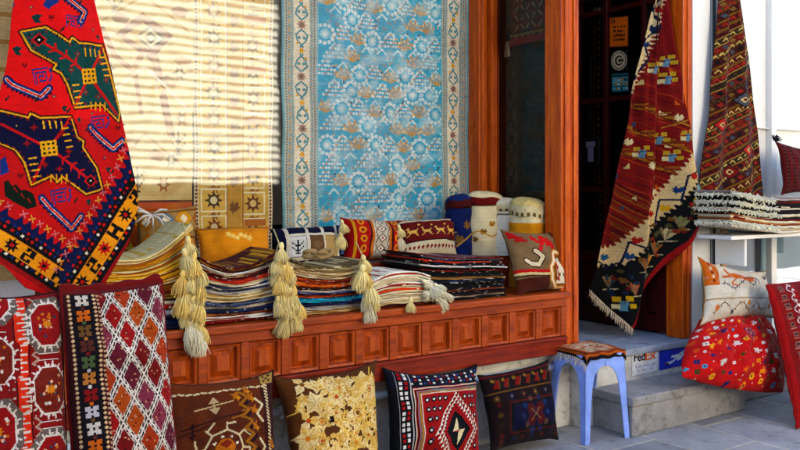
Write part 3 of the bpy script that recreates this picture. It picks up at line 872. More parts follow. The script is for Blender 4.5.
# borders: two legs meeting at the bottom corner
def leg(pts, inward):
    P_ = np.array(pts, float)
    def off(d): d = d * .92; return [tuple(p + np.array(inward_) * d) for p, inward_ in zip(P_, inward)]
    w.line(off(-16), 9, '#a01010'); w.line(off(-9), 12, blk)
    w.line(off(15), 14, blk); w.line(off(23), 7, '#1c2450')
    w.line(off(1), 17, '#5a1a08'); w.line(off(1), 15.6, '#eaa52e')
    n_ = 0
    for (p, q, ii) in zip(P_[:-1], P_[1:], inward[:-1]):
        d = q - p; L = np.hypot(*d); ux_ = d / L; uy_ = np.array([-ux_[1], ux_[0]])
        if np.dot(uy_, ii) < 0: uy_ = -uy_
        m = max(1, int(L / 17.5))
        for k in range(m):
            c_ = p + d * (k + .5) / m + np.array(ii) * 1
            if k % 2: w.bmp(SHOOK if k % 4 == 1 else HMARK, c_[0], c_[1], 13, 14, {'1': '#0e1a1a'}, tuple(ux_), tuple(uy_))
            else: w.star(c_[0], c_[1], 8, '#c0180c' if k % 4 else '#1a1010', 8, .5, math.atan2(ux_[1], ux_[0])); w.diamond(c_[0], c_[1], 2.6, 2.6, '#1a1010' if k % 4 else '#c0180c')
        for dd, stp, cols in ((-9, 6, ('#c81c10', '#e8dcc8', '#24366e', '#e0a030')), (14, 5.5, ('#c81c10', '#24366e', '#e8dcc8', '#8a1a10')), (19, 5, ('#24366e', '#c81c10'))):
            for k in range(int(L / stp)):
                c_ = p + ux_ * (k + .5) * stp + np.array(ii) * dd
                w.diamond(c_[0], c_[1], 2.0, 2.0, cols[k % len(cols)])
        for k in range(int(L / 9)):
            c_ = p + ux_ * (k + .5) * 9 + np.array(ii) * 28.5
            w.poly([tuple(c_ - ux_ * 4.4 - np.array(ii) * 5), tuple(c_ + ux_ * 4.4 - np.array(ii) * 5), tuple(c_ + np.array(ii) * 3)], '#1c2450')
            e_ = c_ + np.array(ii) * 5
            w.line([tuple(e_ - ux_ * 2.5 - uy_ * 2.5), tuple(e_ + ux_ * 2.5 + uy_ * 2.5)], 1.1, '#e0b060' if k % 2 else '#d08080'); w.line([tuple(e_ - ux_ * 2.5 + uy_ * 2.5), tuple(e_ + ux_ * 2.5 - uy_ * 2.5)], 1.1, '#e0b060' if k % 2 else '#d08080')
leg([(-45, 215), (0, 240), (80, 291)], [(.5, -.86)] * 3)
leg([(78, 291), (143, 190), (160, 146)], [(-.82, -.57)] * 3)
w.age(.10, .05, 2)
red_rug, _ = hung_rug('hanging_rug', w, [(20, -40), (88, -40)], [(88, -40), (95, 0), (110, 58), (123, 118), (132, 165), (139, 196), (138, 214), (128, 244), (107, 280), (96, 300)],
    [(-35, 252), (0, 264), (24, 287), (60, 298), (96, 300)], [(20, -40), (15, 0), (6, 68), (-4, 112), (-22, 190), (-35, 252)],
    lambda x, y: 2.80 + 0 * x, lambda u, v, x, y: -.045 * np.sin(u * PI) + .016 * np.sin(u * 7.5 + v * 2.2) * (.4 + v) + .006 * wob(8, u, v, .3), th=.012, back='#5a1410')
tag(red_rug, 'bright red rug with dark medallions and yellow border hung left of the window', 'rug', 'rugs hung outside the shop')
MB_ = MB(); MB_.tube([(0.3, 2.82, 1.96), (0.9, 2.82, 1.96)], .014, 8)
for x in (.35, .85): MB_.tube([(x, 2.82, 1.96), (x, 2.99, 1.99)], .01, 6)
tag(MB_.build('hanging_rod', M['dark_post'], smooth=True), 'dark wooden rod carrying the big red rug on the left', 'rod')

# ---- pale tan rug at the very left edge
w = Weave(0, 0, 30, 110, 3, '#d8b886')
for k in range(14):
    w.rect(0, k * 8, 30, k * 8 + 1.5, '#c09058'); w.diamond(7, k * 8 + 5, 4, 3, '#a87038'); w.diamond(20, k * 8 + 5, 4, 3, '#e8d0a0')
w.age(.1, .06, 4)
tag(flat_rug('wall_rug', w, .22, .535, .9, 2.1, 2.93, 5, .008), 'pale tan woven strip hung on the white wall left of the red rug', 'rug', 'rugs hung outside the shop')

# ---- two kilims and the blue carpet behind the window --------------------------
# kilim A: cream and tan with brown diamonds (cm)
w = Weave(0, 0, 50, 158, 3.6, '#e4cc94')
w.rect(0, 0, 50, 30, '#dcbf80'); w.wash('#c8a05c', 9, .5, 21)
w.rect(2, 2, 48, 27, '#d2a048'); w.rect(14, 0, 34, 27, '#dcb460')
for (x, y) in ((16, 100), (36, 70), (6, 76), (44, 60), (30, 106), (12, 42), (42, 36)): w.poly([(x - 5, y), (x - 1, y - 3), (x + 5, y - 1), (x + 3, y + 3), (x - 3, y + 2)], '#b47a2c' if x % 3 else '#9a5a20')
w.rect(0, 128, 50, 158, '#c8641c')
for k in range(6): w.bmp(["1..1..1", ".1.1.1.", "..111..", "1111111", "..111..", ".1.1.1."], 5 + k * 8.5, 136 + (k % 2) * 4, 8, 7, {'1': '#eaae30'})
for k in range(8): w.star(4 + k * 6.4, 150, 3, '#f0c860', 4, .4)
w.line([(0, 128), (50, 128)], 1, '#6a3412')
# big diamond with stalk
w.poly([(23, 38), (39, 48), (27, 61), (9, 50)], '#8e480c'); w.poly([(23, 43), (33, 49), (26, 56), (14, 50)], '#d8b878')
w.diamond(27, 50, 8, 6, '#3a2a1a'); w.diamond(27, 50, 6, 4.4, '#ead9b0'); w.diamond(27, 50, 4, 3, '#3a2a1a'); w.diamond(27, 50, 2, 1.5, '#ead9b0')
w.line([(28, 56), (34, 80), (38, 96)], 4.2, '#94500f'); w.line([(24, 56), (18, 66), (9, 60), (3, 48)], 2.8, '#a8641c'); w.line([(19, 66), (22, 86)], 2.2, '#a8641c')
w.line([(3, 80), (24, 64), (48, 84)], 1.2, '#ece0c0'); w.line([(3, 44), (24, 30), (48, 46)], 1.2, '#c89848'); w.line([(3, 112), (24, 96), (48, 114)], 1.4, '#b98c4c')
for (x, y) in ((8, 20), (40, 18), (9, 34), (42, 100), (8, 104), (20, 118)): w.bmp(TREE, x, y, 8, 12, {'1': '#54340f'})
for (x, y, c_) in ((6, 66, '#8a6a40'), (42, 66, '#7c4a22'), (10, 92, '#7c4a22'), (38, 108, '#5a4030'), (42, 12, '#4a3a38'), (30, 74, '#d8b060'), (44, 88, '#a06a30'), (14, 118, '#8c4a1e'), (34, 120, '#a86a30')):
    w.star(x, y, 4.2, c_, 6, .5); w.circ(x, y, 1.2, '#e8d8b0')
w.wash('#c89c50', 8, .4, 5); w.age(.09, .05, 6)
tag(flat_rug('window_rug', w, .98, 1.40, .86, 2.30, 3.66, 1, .008), 'cream kilim with brown diamond and stalk motif hung inside the window', 'rug', 'rugs hung inside the window')
# kilim B: gold strip with columns of medallions
w = Weave(0, 0, 46, 170, 3.6, '#dcb868')
w.wash('#c49848', 8, .5, 31)
w.rect(0, 0, 2.5, 170, '#e8d9b4'); w.rect(43.5, 0, 46, 170, '#e8d9b4')
for k in range(85): w.circ(1.2, k * 2, .8, '#8a5a2c'); w.circ(44.8, k * 2, .8, '#8a5a2c')
w.rect(19, 0, 27, 170, '#c89c50')
for k in range(12):
    y = 7 + k * 14.5
    w.star(11, y, 5.2, '#5a4020' if k % 2 else '#8a5418', 8, .55); w.circ(11, y, 2, '#e0cfa0')
    w.star(34, y + 2, 5.2, '#7c440f' if k % 2 else '#5c4426', 8, .55); w.circ(34, y + 2, 2, '#e0c080')
    w.line([(4, y - 6), (18, y - 6), (18, y + 6), (4, y + 6)], .9, '#f0e4bc', True); w.line([(28, y - 4), (41, y - 4), (41, y + 8), (28, y + 8)], .9, '#f0e4bc', True)
    w.bmp(LEAF, 23, y + 4, 6, 7, {'1': '#8a5e2c'}); w.bmp(BIRD, 11, y + 8.5, 7, 4, {'1': '#96682e'})
    w.bmp(BIRD, 34, y + 10.5, 7, 4, {'1': '#a87638'})
w.rect(27.5, 0, 28.4, 170, '#a87434'); w.rect(18.2, 0, 19, 170, '#a87434')
for k in range(7): w.rect(29, 8 + k * 28, 42, 12 + k * 28, '#b8742c')
w.age(.09, .05, 7)
tag(flat_rug('window_rug', w, 1.405, 1.79, .86, 2.30, 3.655, 2, .006), 'golden kilim with twin columns of medallions hung between cream kilim and blue carpet', 'rug', 'rugs hung inside the window')
# blue carpet with cream borders
w = Weave(0, 0, 120, 165, 3.3, '#58b4cc')
rr = random.Random(5)
def sprig(x, y, kind):
    wh, og, br, gy = '#dce8e4', '#c8a468', '#5a4438', '#8fa4a8'
    if kind == 0:
        for r_ in range(4):
            for q in range(-r_ - 1, r_ + 2): w.circ(x + q * 1.7, y - 4.5 + r_ * 2.2, .75, wh if (q + r_) % 3 else '#c8a890')
    elif kind == 1:
        for a in range(-4, 5):
            ang = a * .36; L = 4.0 + (a % 2) * 1.3
            w.line([(x, y + 3.4), (x + math.sin(ang) * L, y + 2 - math.cos(ang) * L)], .7, og); w.circ(x + math.sin(ang) * L, y + 2 - math.cos(ang) * L, .85, og if a % 2 else '#e6c890')
    elif kind == 2:
        for a in range(12):
            ang = a * PI / 6; w.circ(x + math.cos(ang) * 5, y + math.sin(ang) * 5, 1.1, wh)
        w.circ(x, y, 2.8, '#a8d4dc'); w.circ(x, y, 1.5, wh)
    elif kind == 3:
        for a in range(9):
            ang = PI * .1 + a * PI * .1
            for q in (4.2, 5.8): w.circ(x + math.cos(ang) * q, y + math.sin(ang) * q - 2, .75, br)
        w.star(x, y - 1, 2.6, '#7a3c28', 5, .5); w.circ(x, y - 6, 1, br)
    elif kind == 4:
        for r_ in range(3):
            for q in range(-3 + r_, 4 - r_): w.circ(x + q * 2, y + 3 - r_ * 2.6, .8, '#5a2c24' if (q + r_) % 2 else '#b88870')
    else:
        for a in range(6): w.star(x + math.cos(a) * 4, y + math.sin(a * 1.7) * 4, 1.6, gy, 5, .5)
for k in range(900):
    x, y = rr.uniform(21, 99), rr.uniform(0, 165); w.circ(x, y, rr.uniform(.35, .8), rr.choice(('#7cc0d0', '#9cc8d0', '#4a9cb4', '#b8c8b8', '#88b0b0')))
for j in range(17):
    y = 4 + j * 10
    for i in range(8):
        x = 25 + i * 10 + (5 if j % 2 else 0)
        if x > 97: continue
        sprig(x + rr.uniform(-1, 1), y + rr.uniform(-1, 1), rr.choice((0, 1, 2, 2, 5, 5, 0, 1)) if j % 2 else (0, 2, 1, 5, 2, 0)[(i * 2 + j) % 6])
        for sg in (-1, 1):
            w.line([(x + 5, y + 4.5), (x + 5 + sg * 3, y + 7.5)], 1.0, '#d4e4e2')
        for q in range(3): w.circ(x + 6 + rr.uniform(-2.5, 2.5), y + rr.uniform(-5, 5), .6, rr.choice(('#d8b070', '#e4ece8', '#6a4a3c', '#a8c8c8')))
w.wash('#58b4cc', 3, .3, 18); w.wash('#cfe2e2', 9, .5, 12); w.wash('#3f9cba', 6, .25, 13)  # pale patches paint the window's whitish reflection into the carpet colour
for sgn in (0, 1):
    fx = (lambda x: x) if sgn == 0 else (lambda x: 120 - x)
    def R(x0, x1, c_): w.rect(min(fx(x0), fx(x1)), 0, max(fx(x0), fx(x1)), 165, c_)
    R(0, 1.2, '#7fb0b4'); R(1.2, 7, '#b9c4ba'); R(7, 16, '#ece4cc'); R(16, 20, '#b8c2ba'); R(20, 21, '#9cc4c8')
    for k in range(110):
        y = k * 1.5
        w.circ(fx(2.6), y, .5, '#8a7a60'); w.circ(fx(4.2), y + .7, .6, '#c8a070' if k % 3 else '#7ca0a4'); w.circ(fx(5.8), y, .5, '#8c9c94')
        w.circ(fx(17.2), y, .5, '#a89070' if k % 2 else '#7ca4a8'); w.circ(fx(18.8), y + .6, .5, '#8c7c64')
    for k in range(6):
        y = 12 + k * 28
        w.star(fx(11.5), y, 3, '#b89a88', 8, .6); w.circ(fx(11.5), y, 1.2, '#8c7468')
        for sg in (-1, 1):
            for yo, ys in ((-1, -1), (1, 1)):
                w.line([(fx(11.5 + sg * .5), y + ys * 3), (fx(11.5 + sg * 3.4), y + ys * 5.5), (fx(11.5 + sg * 2.6), y + ys * 8.5), (fx(11.5 - sg * .8), y + ys * 12)], .9, '#5c9ca4')
                w.circ(fx(11.5 + sg * 1.5), y + ys * 7, .9, '#6aa0a4')
        w.star(fx(11.5), y + 14, 2.2, '#e0b050', 6, .5)
        w.circ(fx(9), y + 10, .8, '#e0b050'); w.circ(fx(14), y - 10, .8, '#e0b050')
w.age(.17, .06, 9)
tag(flat_rug('window_carpet', w, 1.835, 2.985, .86, 2.34, 3.65, 3, .011, mat=M['fine']), 'sky blue floral carpet with cream side borders hung inside the window', 'carpet', 'rugs hung inside the window')

# ---- small kilim inside the dark side pane
w = Weave(0, 0, 40, 34, 3, '#6a3c1c')
for j in range(6):
    for i in range(7):
        x, y = 4 + i * 5.6, 2 + j * 5
        w.diamond(x, y, 2.7, 2.4, ('#a8341c', '#7a4a24', '#8a2414')[(i + j) % 3])
        w.line([(x + 1.6, y + 1.2), (x + 4.2, y + 3.8)] if (i + j) % 2 else [(x + 4.2, y + 1.2), (x + 1.6, y + 3.8)], 1.3, '#d8bc88')
w.rect(0, 27, 40, 29, '#3a2a18'); w.rect(0, 28, 40, 29, '#c8a868'); w.rect(0, 30, 40, 34, '#c02a10')
w.age(.12, .05, 11)
tl, tr_ = atX(508, 2, 3.12), atX(551, 2, 3.12); z0_ = atX(530, 42, 3.12)[2]
a = np.linspace(0, 1, w.W + 1)[None, :]; b_ = np.linspace(0, 1, w.H + 1)[:, None]
P = np.stack([3.13 + .004 * np.sin(a * 9) + 0 * b_, tl[1] + (tr_[1] - tl[1]) * a + 0 * b_, 2.30 + (z0_ - 2.30) * b_ + 0 * a], -1)
sk = tag(sheet_object('side_rug', with_thickness(P, w.a, .006, lin('#3a2010')), M['cloth']), 'small brown lattice kilim with red hem and tassels inside the dark side pane', 'rug', 'rugs hung inside the window')
for k, yy in enumerate((tl[1] + .012, tr_[1] - .012)):
    q = MB()
    for s in range(16):
        xx, yo = RNG.uniform(-.008, .008), RNG.uniform(-.014, .014)
        q.tube([(3.125 + xx * .4, yy + yo * .4, z0_ + .035), (3.122 + xx, yy + yo, z0_ - .02), (3.122 + xx * 1.2, yy + yo * 1.3, z0_ - .055)], .0032, 4, lin('#e0d4bc') * RNG.uniform(.8, 1.1), cap=False)
    q.tube([(3.122, yy, z0_ + .10), (3.122, yy, z0_ + .03)], [.02, .024], 8, lin('#141010'))
    q.build('tassel', M['fluff'], sk, smooth=True)

# ---- rug hung in the doorway
w = Weave(590, -45, 712, 336, 1.75, '#8c160c')
red, gold = '#8c160c', '#c08a3c'
w.poly([(590, -45), (712, -45), (712, 336), (590, 336)], '#84120a')
w.wash('#6a1008', 30, .5, 41)
for k in range(14):
    y0_ = 82 + k * 11
    for x in range(598, 700, 6):
        pass
for k in range(40):     # fine slanting lines woven through the field
    y0_ = 20 + k * 7
    w.line([(592, y0_), (716, y0_ + 66)], 1.0, ('#5c0c06', '#a4481c', '#6c100a', '#8a3a18')[k % 4])
for k in range(26):
    x, y = 618 + (k * 37) % 72, 70 + (k * 53) % 180
    w.bmp(["1..", "11.", "111"] if k % 2 else ["..1", ".11", "111"], x, y, 5, 5, {'1': ('#c8b484', '#b86428', '#3c4a60', '#d8c8a0')[k % 4]})
for k in range(9):      # gold leaf feathers on the slanting field
    x, y = 612 + (k % 3) * 21 + k * 1.2, 96 + k * 9
    for q in range(6):
        w.line([(x + q * 3.2, y + q * 1.6), (x + 13 + q * 3.2, y - 1 + q * 2.6)], 1.7, ['#96602a', '#7c4420', '#a87438'][q % 3])
    w.line([(x - 2, y - 3), (x + 30, y + 16)], 1, '#5a0c06')
for k in range(9):
    x0_, y0_ = 606 + k * 1.5, 172 + k * 9.5
    w.line([(x0_, y0_), (x0_ + 42, y0_ + 30)], 2.2, '#7c4018' if k % 2 else '#640c06')
    w.line([(x0_ + 2, y0_ + 4), (x0_ + 40, y0_ + 32)], .9, '#946430')
def flower(x, y, s_=1.0, cols=('#6c98a8', '#c8a848', '#d8cca0')):
    for (dx_, dy_) in ((-4, -3), (3, -4), (5, 2), (-1, 4), (-5, 3), (0, 0)):
        cc = cols[int(abs(dx_ + dy_)) % len(cols)]
        w.rect(x + (dx_ - 2.4) * s_, y + (dy_ - 2) * s_, x + (dx_ + 2.4) * s_, y + (dy_ + 2) * s_, cc)
    w.line([(x - 6 * s_, y), (x + 6 * s_, y - s_)], .7, '#3a2a30')
for (x, y) in ((655, 68), (667, 61), (668, 78), (663, 138), (642, 152), (672, 156), (684, 136)): flower(x, y, 1.0, ('#6c8c9c', '#b89a48', '#d0c498'))
for (x, y) in ((655, 178), (632, 142), (650, 166), (658, 192), (676, 118)): w.bmp(LEAF, x, y, 9, 8, {'1': '#d8c8a0'})
w.line([(664, 128), (690, 118)], 1.0, '#b08848')
def zig_band(c, hw, step, col, edge, jag):
    w.line(c, hw * 2, col)
    for (p, q) in zip(c[:-1], c[1:]):
        d = np.array(q, float) - p; L = np.hypot(*d); ux_ = d / L; uy_ = np.array([-ux_[1], ux_[0]])
        for k in range(int(L / step) + 1):
            for sg in (-1, 1):
                m = np.array(p) + ux_ * (k + .5) * step + uy_ * hw * sg
                w.poly([tuple(m - ux_ * step * .5 - uy_ * sg), tuple(m + ux_ * step * .5 - uy_ * sg), tuple(m + uy_ * sg * jag)], col)
# dark corner border with the flowers, then the cream zigzag bands
w.poly([(592, 258), (618, 262), (642, 240), (666, 214), (690, 176), (716, 140), (716, 336), (590, 336)], '#160a0a')
zig_band([(600, 258), (622, 255), (646, 228), (668, 200), (694, 160)], 7.5, 5, '#d0b88c', None, 3.5)
zig_band([(664, -30), (654, 18), (644, 50), (629, 92)], 4.6, 4.5, '#dcc8a0', None, 4)
w.line([(604, 262), (612, 268), (622, 262), (628, 242), (640, 248), (648, 226), (660, 226), (664, 200), (678, 200), (682, 176), (696, 170)], 1.8, '#1a2440')
w.line([(668, -20), (654, 10), (660, 28), (646, 40), (650, 58), (636, 80)], 1.8, '#1a2440')
for (x, y, c_) in ((628, 256, '#2a4a70'), (634, 240, '#a02c14'), (650, 232, '#2a3a60'), (655, 214, '#a83018'), (668, 208, '#c8a040'), (676, 190, '#24446c'), (688, 176, '#b03818'), (655, 28, '#24385c'), (648, 44, '#283c60'), (610, 258, '#2a5a78'), (660, 10, '#a02c14')):
    w.bmp(LEAF, x, y, 9, 8, {'1': c_})
for (x, y, a_, c_) in ((690, 208, -.4, '#b43018'), (676, 224, .6, '#8a8a60'), (668, 236, .6, '#c0b088'), (660, 250, .4, '#a86030'), (652, 262, .2, '#c88a34'), (640, 266, .2, '#a86040'), (630, 290, 0, '#a86048'), (648, 280, .3, '#8c8868'), (612, 284, .4, '#3a4a50'), (694, 192, 0, '#8ab0c0')):
    for q in range(4):
        ang = a_ - .9 + q * .45
        w.poly([(x, y + 5), (x + math.sin(ang) * 6 - 1.8, y - math.cos(ang) * 6), (x + math.sin(ang) * 9, y - math.cos(ang) * 9), (x + math.sin(ang) * 6 + 1.8, y - math.cos(ang) * 6)], c_ if q % 2 else '#8a7858')
    w.line([(x - 5, y + 6), (x + 6, y + 5)], .9, '#c8b890')
for k in range(46):
    t = RNG.random(); x, y = 612 + t * 82 + RNG.uniform(-9, 9), 290 - t * 92 + RNG.uniform(-14, 16)
    if y > 262 - (x - 600) * .55 - 6: w.bmp(LEAF, x, y, 5, 4.6, {'1': ('#6a2418', '#5a5434', '#7a5a34', '#24344a', '#8a3c1c')[k % 5]}, (math.cos(k), math.sin(k)), (-math.sin(k), math.cos(k)))
flower(621, 303, 1.2); flower(695, 197, 1.1, ('#b0ccd8', '#5080a0', '#d8b040'))
# red hem along the lower right edge
w.line([(712, 205), (700, 226), (679, 250), (651, 294), (629, 330)], 12, '#9c1410')
w.age(.13, .06, 13)
def door_plane(x, y): return 3.30 - (x - 598) / 100 * .37
dr, P = hung_rug('doorway_rug', w, [(657, -40), (668, -40)], [(668, -40), (668, 0), (672, 27), (680, 89), (689, 138), (696, 178), (701, 208), (699, 228)],
    [(596, 290), (626, 328), (650, 290), (678, 248), (699, 228)], [(657, -40), (656, 0), (649, 31), (640, 67), (633, 98), (627, 147), (619, 185), (609, 233), (602, 268), (596, 290)],
    door_plane, lambda u, v, x, y: .045 * np.sin(u * 11 + v * 1.5) * np.clip(v * 1.1, .15, 1) + .008 * wob(4, u, v, .3), th=.009, back='#4a120c')
tag(dr, 'dark red kilim with cream zigzag bands and floral black border hung in the doorway', 'rug', 'rugs hung outside the shop')
nb = P.shape[1]
# where the fringe sits: the first stretch of the bottom edge
d_ = np.linalg.norm(np.diff(P[-1], axis=0), axis=1).cumsum(); k0 = int(np.argmax(np.abs(P[-1][:, 2] - P[-1][:, 2].min()) < 1e-9))
fringe('fringe', [P[-1][i] for i in np.linspace(0, k0, 8).astype(int)], 110, .045, '#d8c8b0', dr, 5, .0015, (-.45, -.1, -1), .18)
q = MB(); q.tube([(3.90, 3.07, 2.44), (3.78, 3.02, 2.46)], .012, 8); q.tube([(3.80, 3.03, 2.3), (3.84, 3.05, 2.47)], .006, 6)
q.build('hanger', M['cable'], dr, smooth=True)

# ---- dark fringed rug on the lower part of the open door
w = Weave(0, 0, 26, 50, 3, '#1c0c0a')
for k in range(6):
    w.star(7 + (k % 2) * 11, 5 + k * 8, 3.4, '#5a1c14', 8, .5); w.circ(7 + (k % 2) * 11, 5 + k * 8, 1, '#a88a68')
w.line([(2, 2), (24, 2), (24, 48), (2, 48)], 1.2, '#6a2014', True); w.age(.15, .05, 17)
za = float(atX(680, 262, 3.955)[2])
a = np.linspace(0, 1, w.W + 1)[None, :]; b_ = np.linspace(0, 1, w.H + 1)[:, None]
P = np.stack([3.955 + .006 * np.sin(a * 8) + 0 * b_, 3.40 + (3.12 - 3.40) * a + 0 * b_, za + .55 - .55 * b_ + 0 * a], -1)
o = tag(sheet_object('door_rug', with_thickness(P, w.a, .008, lin('#2a100c')), M['cloth']), 'small dark rug with white fringe hung on the open door behind the doorway kilim', 'rug', 'rugs hung outside the shop')
fringe('fringe', [P[-1][0], P[-1][-1]], 90, .04, '#c8beb0', o, 6, .0015, (-.2, 0, -1), .15)

# ---- long rust kilim hung on the white pilaster at the right
w = Weave(695, -40, 772, 236, 2.0, '#7a2a14')
band = [('#5a160c', 6), ('#74582c', 3), ('#64180e', 5), ('#a08850', 1), ('#443424', 6), ('#a08850', 1), ('#702810', 7), ('#5c4a2c', 4), ('#4a100c', 8), ('#805e24', 2)]
def sl(y0_, h, c_): w.poly([(690, y0_ + 30), (780, y0_ - 34), (780, y0_ - 34 + h), (690, y0_ + 30 + h)], c_)
y = -70.0; k = 0
while y < 260:
    c_, h = band[k % len(band)]
    sl(y, h, c_)
    for x in range(694, 776, 5 if h > 5 else 4):
        yy = y + 30 - (x - 690) * .711 + h / 2
        if h > 6.5: w.diamond(x, yy, 2.2, 2.6, ('#80683c', '#8c3418', '#50545c', '#24100c')[(x // 5 + k) % 4])
        elif h > 3: w.line([(x - 1.5, yy + 1.5), (x, yy - 1.5), (x + 1.5, yy + 1)], .9, ('#c8b070', '#2a1410', '#a83c1c')[k % 3])
    y += h; k += 1
for (x, y, c_) in ((721, 125, '#b03018'), (742, 100, '#5a5c66'), (732, 172, '#7a1410'), (752, 62, '#5c5c60'), (748, 150, '#a83818')):
    w.diamond(x, y, 8, 8, '#20100c'); w.diamond(x, y, 6.8, 6.8, c_); w.diamond(x, y, 3, 3, '#d8c088'); w.diamond(x, y, 1.6, 1.6, '#5a1410')
w.age(.13, .06, 19)
rk, _ = hung_rug('pilaster_rug', w, [(723, -40), (741, -40)], [(741, -40), (742, 0), (751, 58), (760, 133), (765, 191), (766, 214)], [(702, 200), (713, 218), (740, 222), (766, 214)],
    [(723, -40), (722, 0), (718, 44), (713, 111), (704, 169), (702, 200)], lambda x, y: 2.90 + 0 * x,
    lambda u, v, x, y: .022 * np.sin(u * 13 + 1 + v) * (.5 + .5 * v) + .006 * wob(14, u, v, .3), th=.008, back='#5a2414')
tag(rk, 'long rust and olive striped kilim hung over the white pilaster right of the doorway', 'rug', 'rugs hung outside the shop')
q = MB(); q.tube([(4.12, 2.975, 2.40), (4.12, 2.89, 2.41), (4.12, 2.88, 2.44)], .008, 8); q.build('hook', M['cable'], rk, smooth=True)

# ---- narrow woven strip behind the door glass
w = Weave(0, 0, 8, 150, 2.5, '#3a2a1c')
for k in range(38):
    w.diamond(4, 2 + k * 4, 2.6, 1.9, ('#8a7050', '#5a2018', '#6c6a60')[k % 3]); w.circ(4, 2 + k * 4, .7, '#c8b088')
w.line([(.5, 0), (.5, 150)], .8, '#a89068'); w.line([(7.5, 0), (7.5, 150)], .8, '#a89068'); w.age(.15, .06, 23)
a = np.linspace(0, 1, w.W + 1)[None, :]; b_ = np.linspace(0, 1, w.H + 1)[:, None]
P = np.stack([4.035 + .003 * np.sin(b_ * 9) + 0 * a, 3.70 - .085 * a + .006 * np.sin(b_ * 5), 2.32 - 1.5 * b_ + 0 * a], -1)
tag(sheet_object('woven_strip', with_thickness(P, w.a, .005, lin('#2a1c14')), M['cloth']), 'narrow patterned woven strip hung behind the glass of the open door', 'woven strip')
q = MB(); q.tube([(.75, 3.66, 2.335), (2.98, 3.66, 2.335)], .012, 10)
for x in (.76, 1.81, 2.96): q.tube([(x, 3.66, 2.335), (x, 3.665, 2.75), (x, 3.665, 3.34)], .006, 6)
tag(q.build('hanging_rail', M['cable'], smooth=True), 'black rail inside the window from which the carpets hang', 'rail')
# ================================================================== CUSHIONS
def C(*cs):
    """corner points from (photo x, photo y, depth) or (photo x, None, depth, height)"""
    return [np.array(pt(*c) if len(c) == 3 else ptz(c[0], c[2], c[3])) for c in cs]
G_GROUND = 'cushions leaning along the foot of the bench'
G_BENCH = 'cushions standing behind the folded kilims'
def wh(cor):
    TL, TR, BR, BL = cor
    return (np.linalg.norm(TR - TL) + np.linalg.norm(BR - BL)) * 50, (np.linalg.norm(BL - TL) + np.linalg.norm(BR - TR)) * 50
def canvas(cor, cpu, bg):
    W, H = wh(cor); return Weave(0, 0, W, H, cpu, bg), W, H

plat = tag(empty('low_platform', (1.0, 2.55, 0)), 'low wooden platform under the two tall cushions on the left', 'platform')
part('platform_top', M['bench_low'], .25, 1.36, 2.12, 2.80, .10, .16, plat)
for (x, y) in ((.28, 2.15), (1.28, 2.15), (.28, 2.72), (1.28, 2.72)): part('leg', M['bench_low'], x, x + .05, y, y + .05, 0, .099, plat)

def hexa(w, x, y, rx, ry, k=.5):
    return [(x - rx, y - ry * k), (x - rx * .45, y - ry), (x + rx * .45, y - ry), (x + rx, y - ry * k), (x + rx, y + ry * k), (x + rx * .45, y + ry), (x - rx * .45, y + ry), (x - rx, y + ry * k)]
# ---- P1: outermost tall cushion
cor = C((-34, 297, 2.55), (60, 291, 2.55), (73, None, 2.32, .165), (-26, None, 2.32, .165))
w, W, H = canvas(cor, 4.6, '#8e1710')
w.wash('#6c0e0a', 7, .5, 51)
for x in np.arange(1, W, 2.1):
    for y in np.arange(1, H, 2.3):
        if RNG.random() < .55: w.rect(x, y, x + .7, y + .7, RNG.choice(['#b8a898', '#24304c', '#5a0c08', '#c08a5a']))
xs_ = W * .52
w.rect(xs_ - 2.2, 0, xs_ + 1.8, H, '#5a0c08'); w.rect(xs_ - 1.7, 0, xs_ + 1.3, H, '#d4480f')
for y in np.arange(1, H, 2.4): w.line([(xs_ + 2.4, y), (xs_ + 4, y + 1.2), (xs_ + 2.4, y + 2.4)], .5, '#b89c88')
for xc, off in ((W * .80, 0), (W * .24, 9)):
    y = 9.5 - off
    while y < H + 8:
        h = hexa(w, xc, y, 5.9, 8.3, .48)
        ring_c = '#75685e' if int(y / 18.2) % 2 == 0 else '#8a1c14'
        w.poly(h, '#ddd2c4'); w.poly(hexa(w, xc, y, 6.0, 8.15, .48), ring_c)
        for q in range(18):
            a_ = q / 18 * 2 * PI; ca, sa = math.cos(a_), math.sin(a_)
            w.line([(xc + ca * 5.7, y + sa * 7.7), (xc + ca * 4.7, y + sa * 6.6), (xc + ca * 4.8 - sa * .7, y + sa * 6.7 + ca * .9)], .5, '#ddd2c4')
        w.poly(hexa(w, xc, y, 4.5, 6.4, .5), '#ddd2c4'); w.poly(hexa(w, xc, y, 4.15, 6.0, .5), '#98140e' if int(y / 18.2) % 2 == 0 else '#7c3018')
        for q in range(18): w.circ(xc + RNG.uniform(-2.6, 2.6), y + RNG.uniform(-4, 4), .42, RNG.choice(['#3a4a5c', '#e0b090', '#c87838', '#dccfc0']))
        w.star(xc, y, 1.6, '#d08a3a', 8, .5)
        for sg in (-1, 1):
            for yy in (-8, -5.5, 5.5, 8): w.line([(xc + sg * 5.8, y + yy), (xc + sg * 8, y + yy), (xc + sg * 8, y + yy + 1.3), (xc + sg * 7, y + yy + 1.3)], .55, '#d8c8b8')
        y += 18.2
w.age(.13, .05, 52)
o, Fp, rim = cushion('cushion', w, cor, .075, .05, '#5a100c', .035, 61)
tag(o, 'tall dark red cushion with white hexagon medallions and orange stripe, left under the red rug', 'cushion', G_GROUND); piping(rim, .005, '#4a0e0a', o)
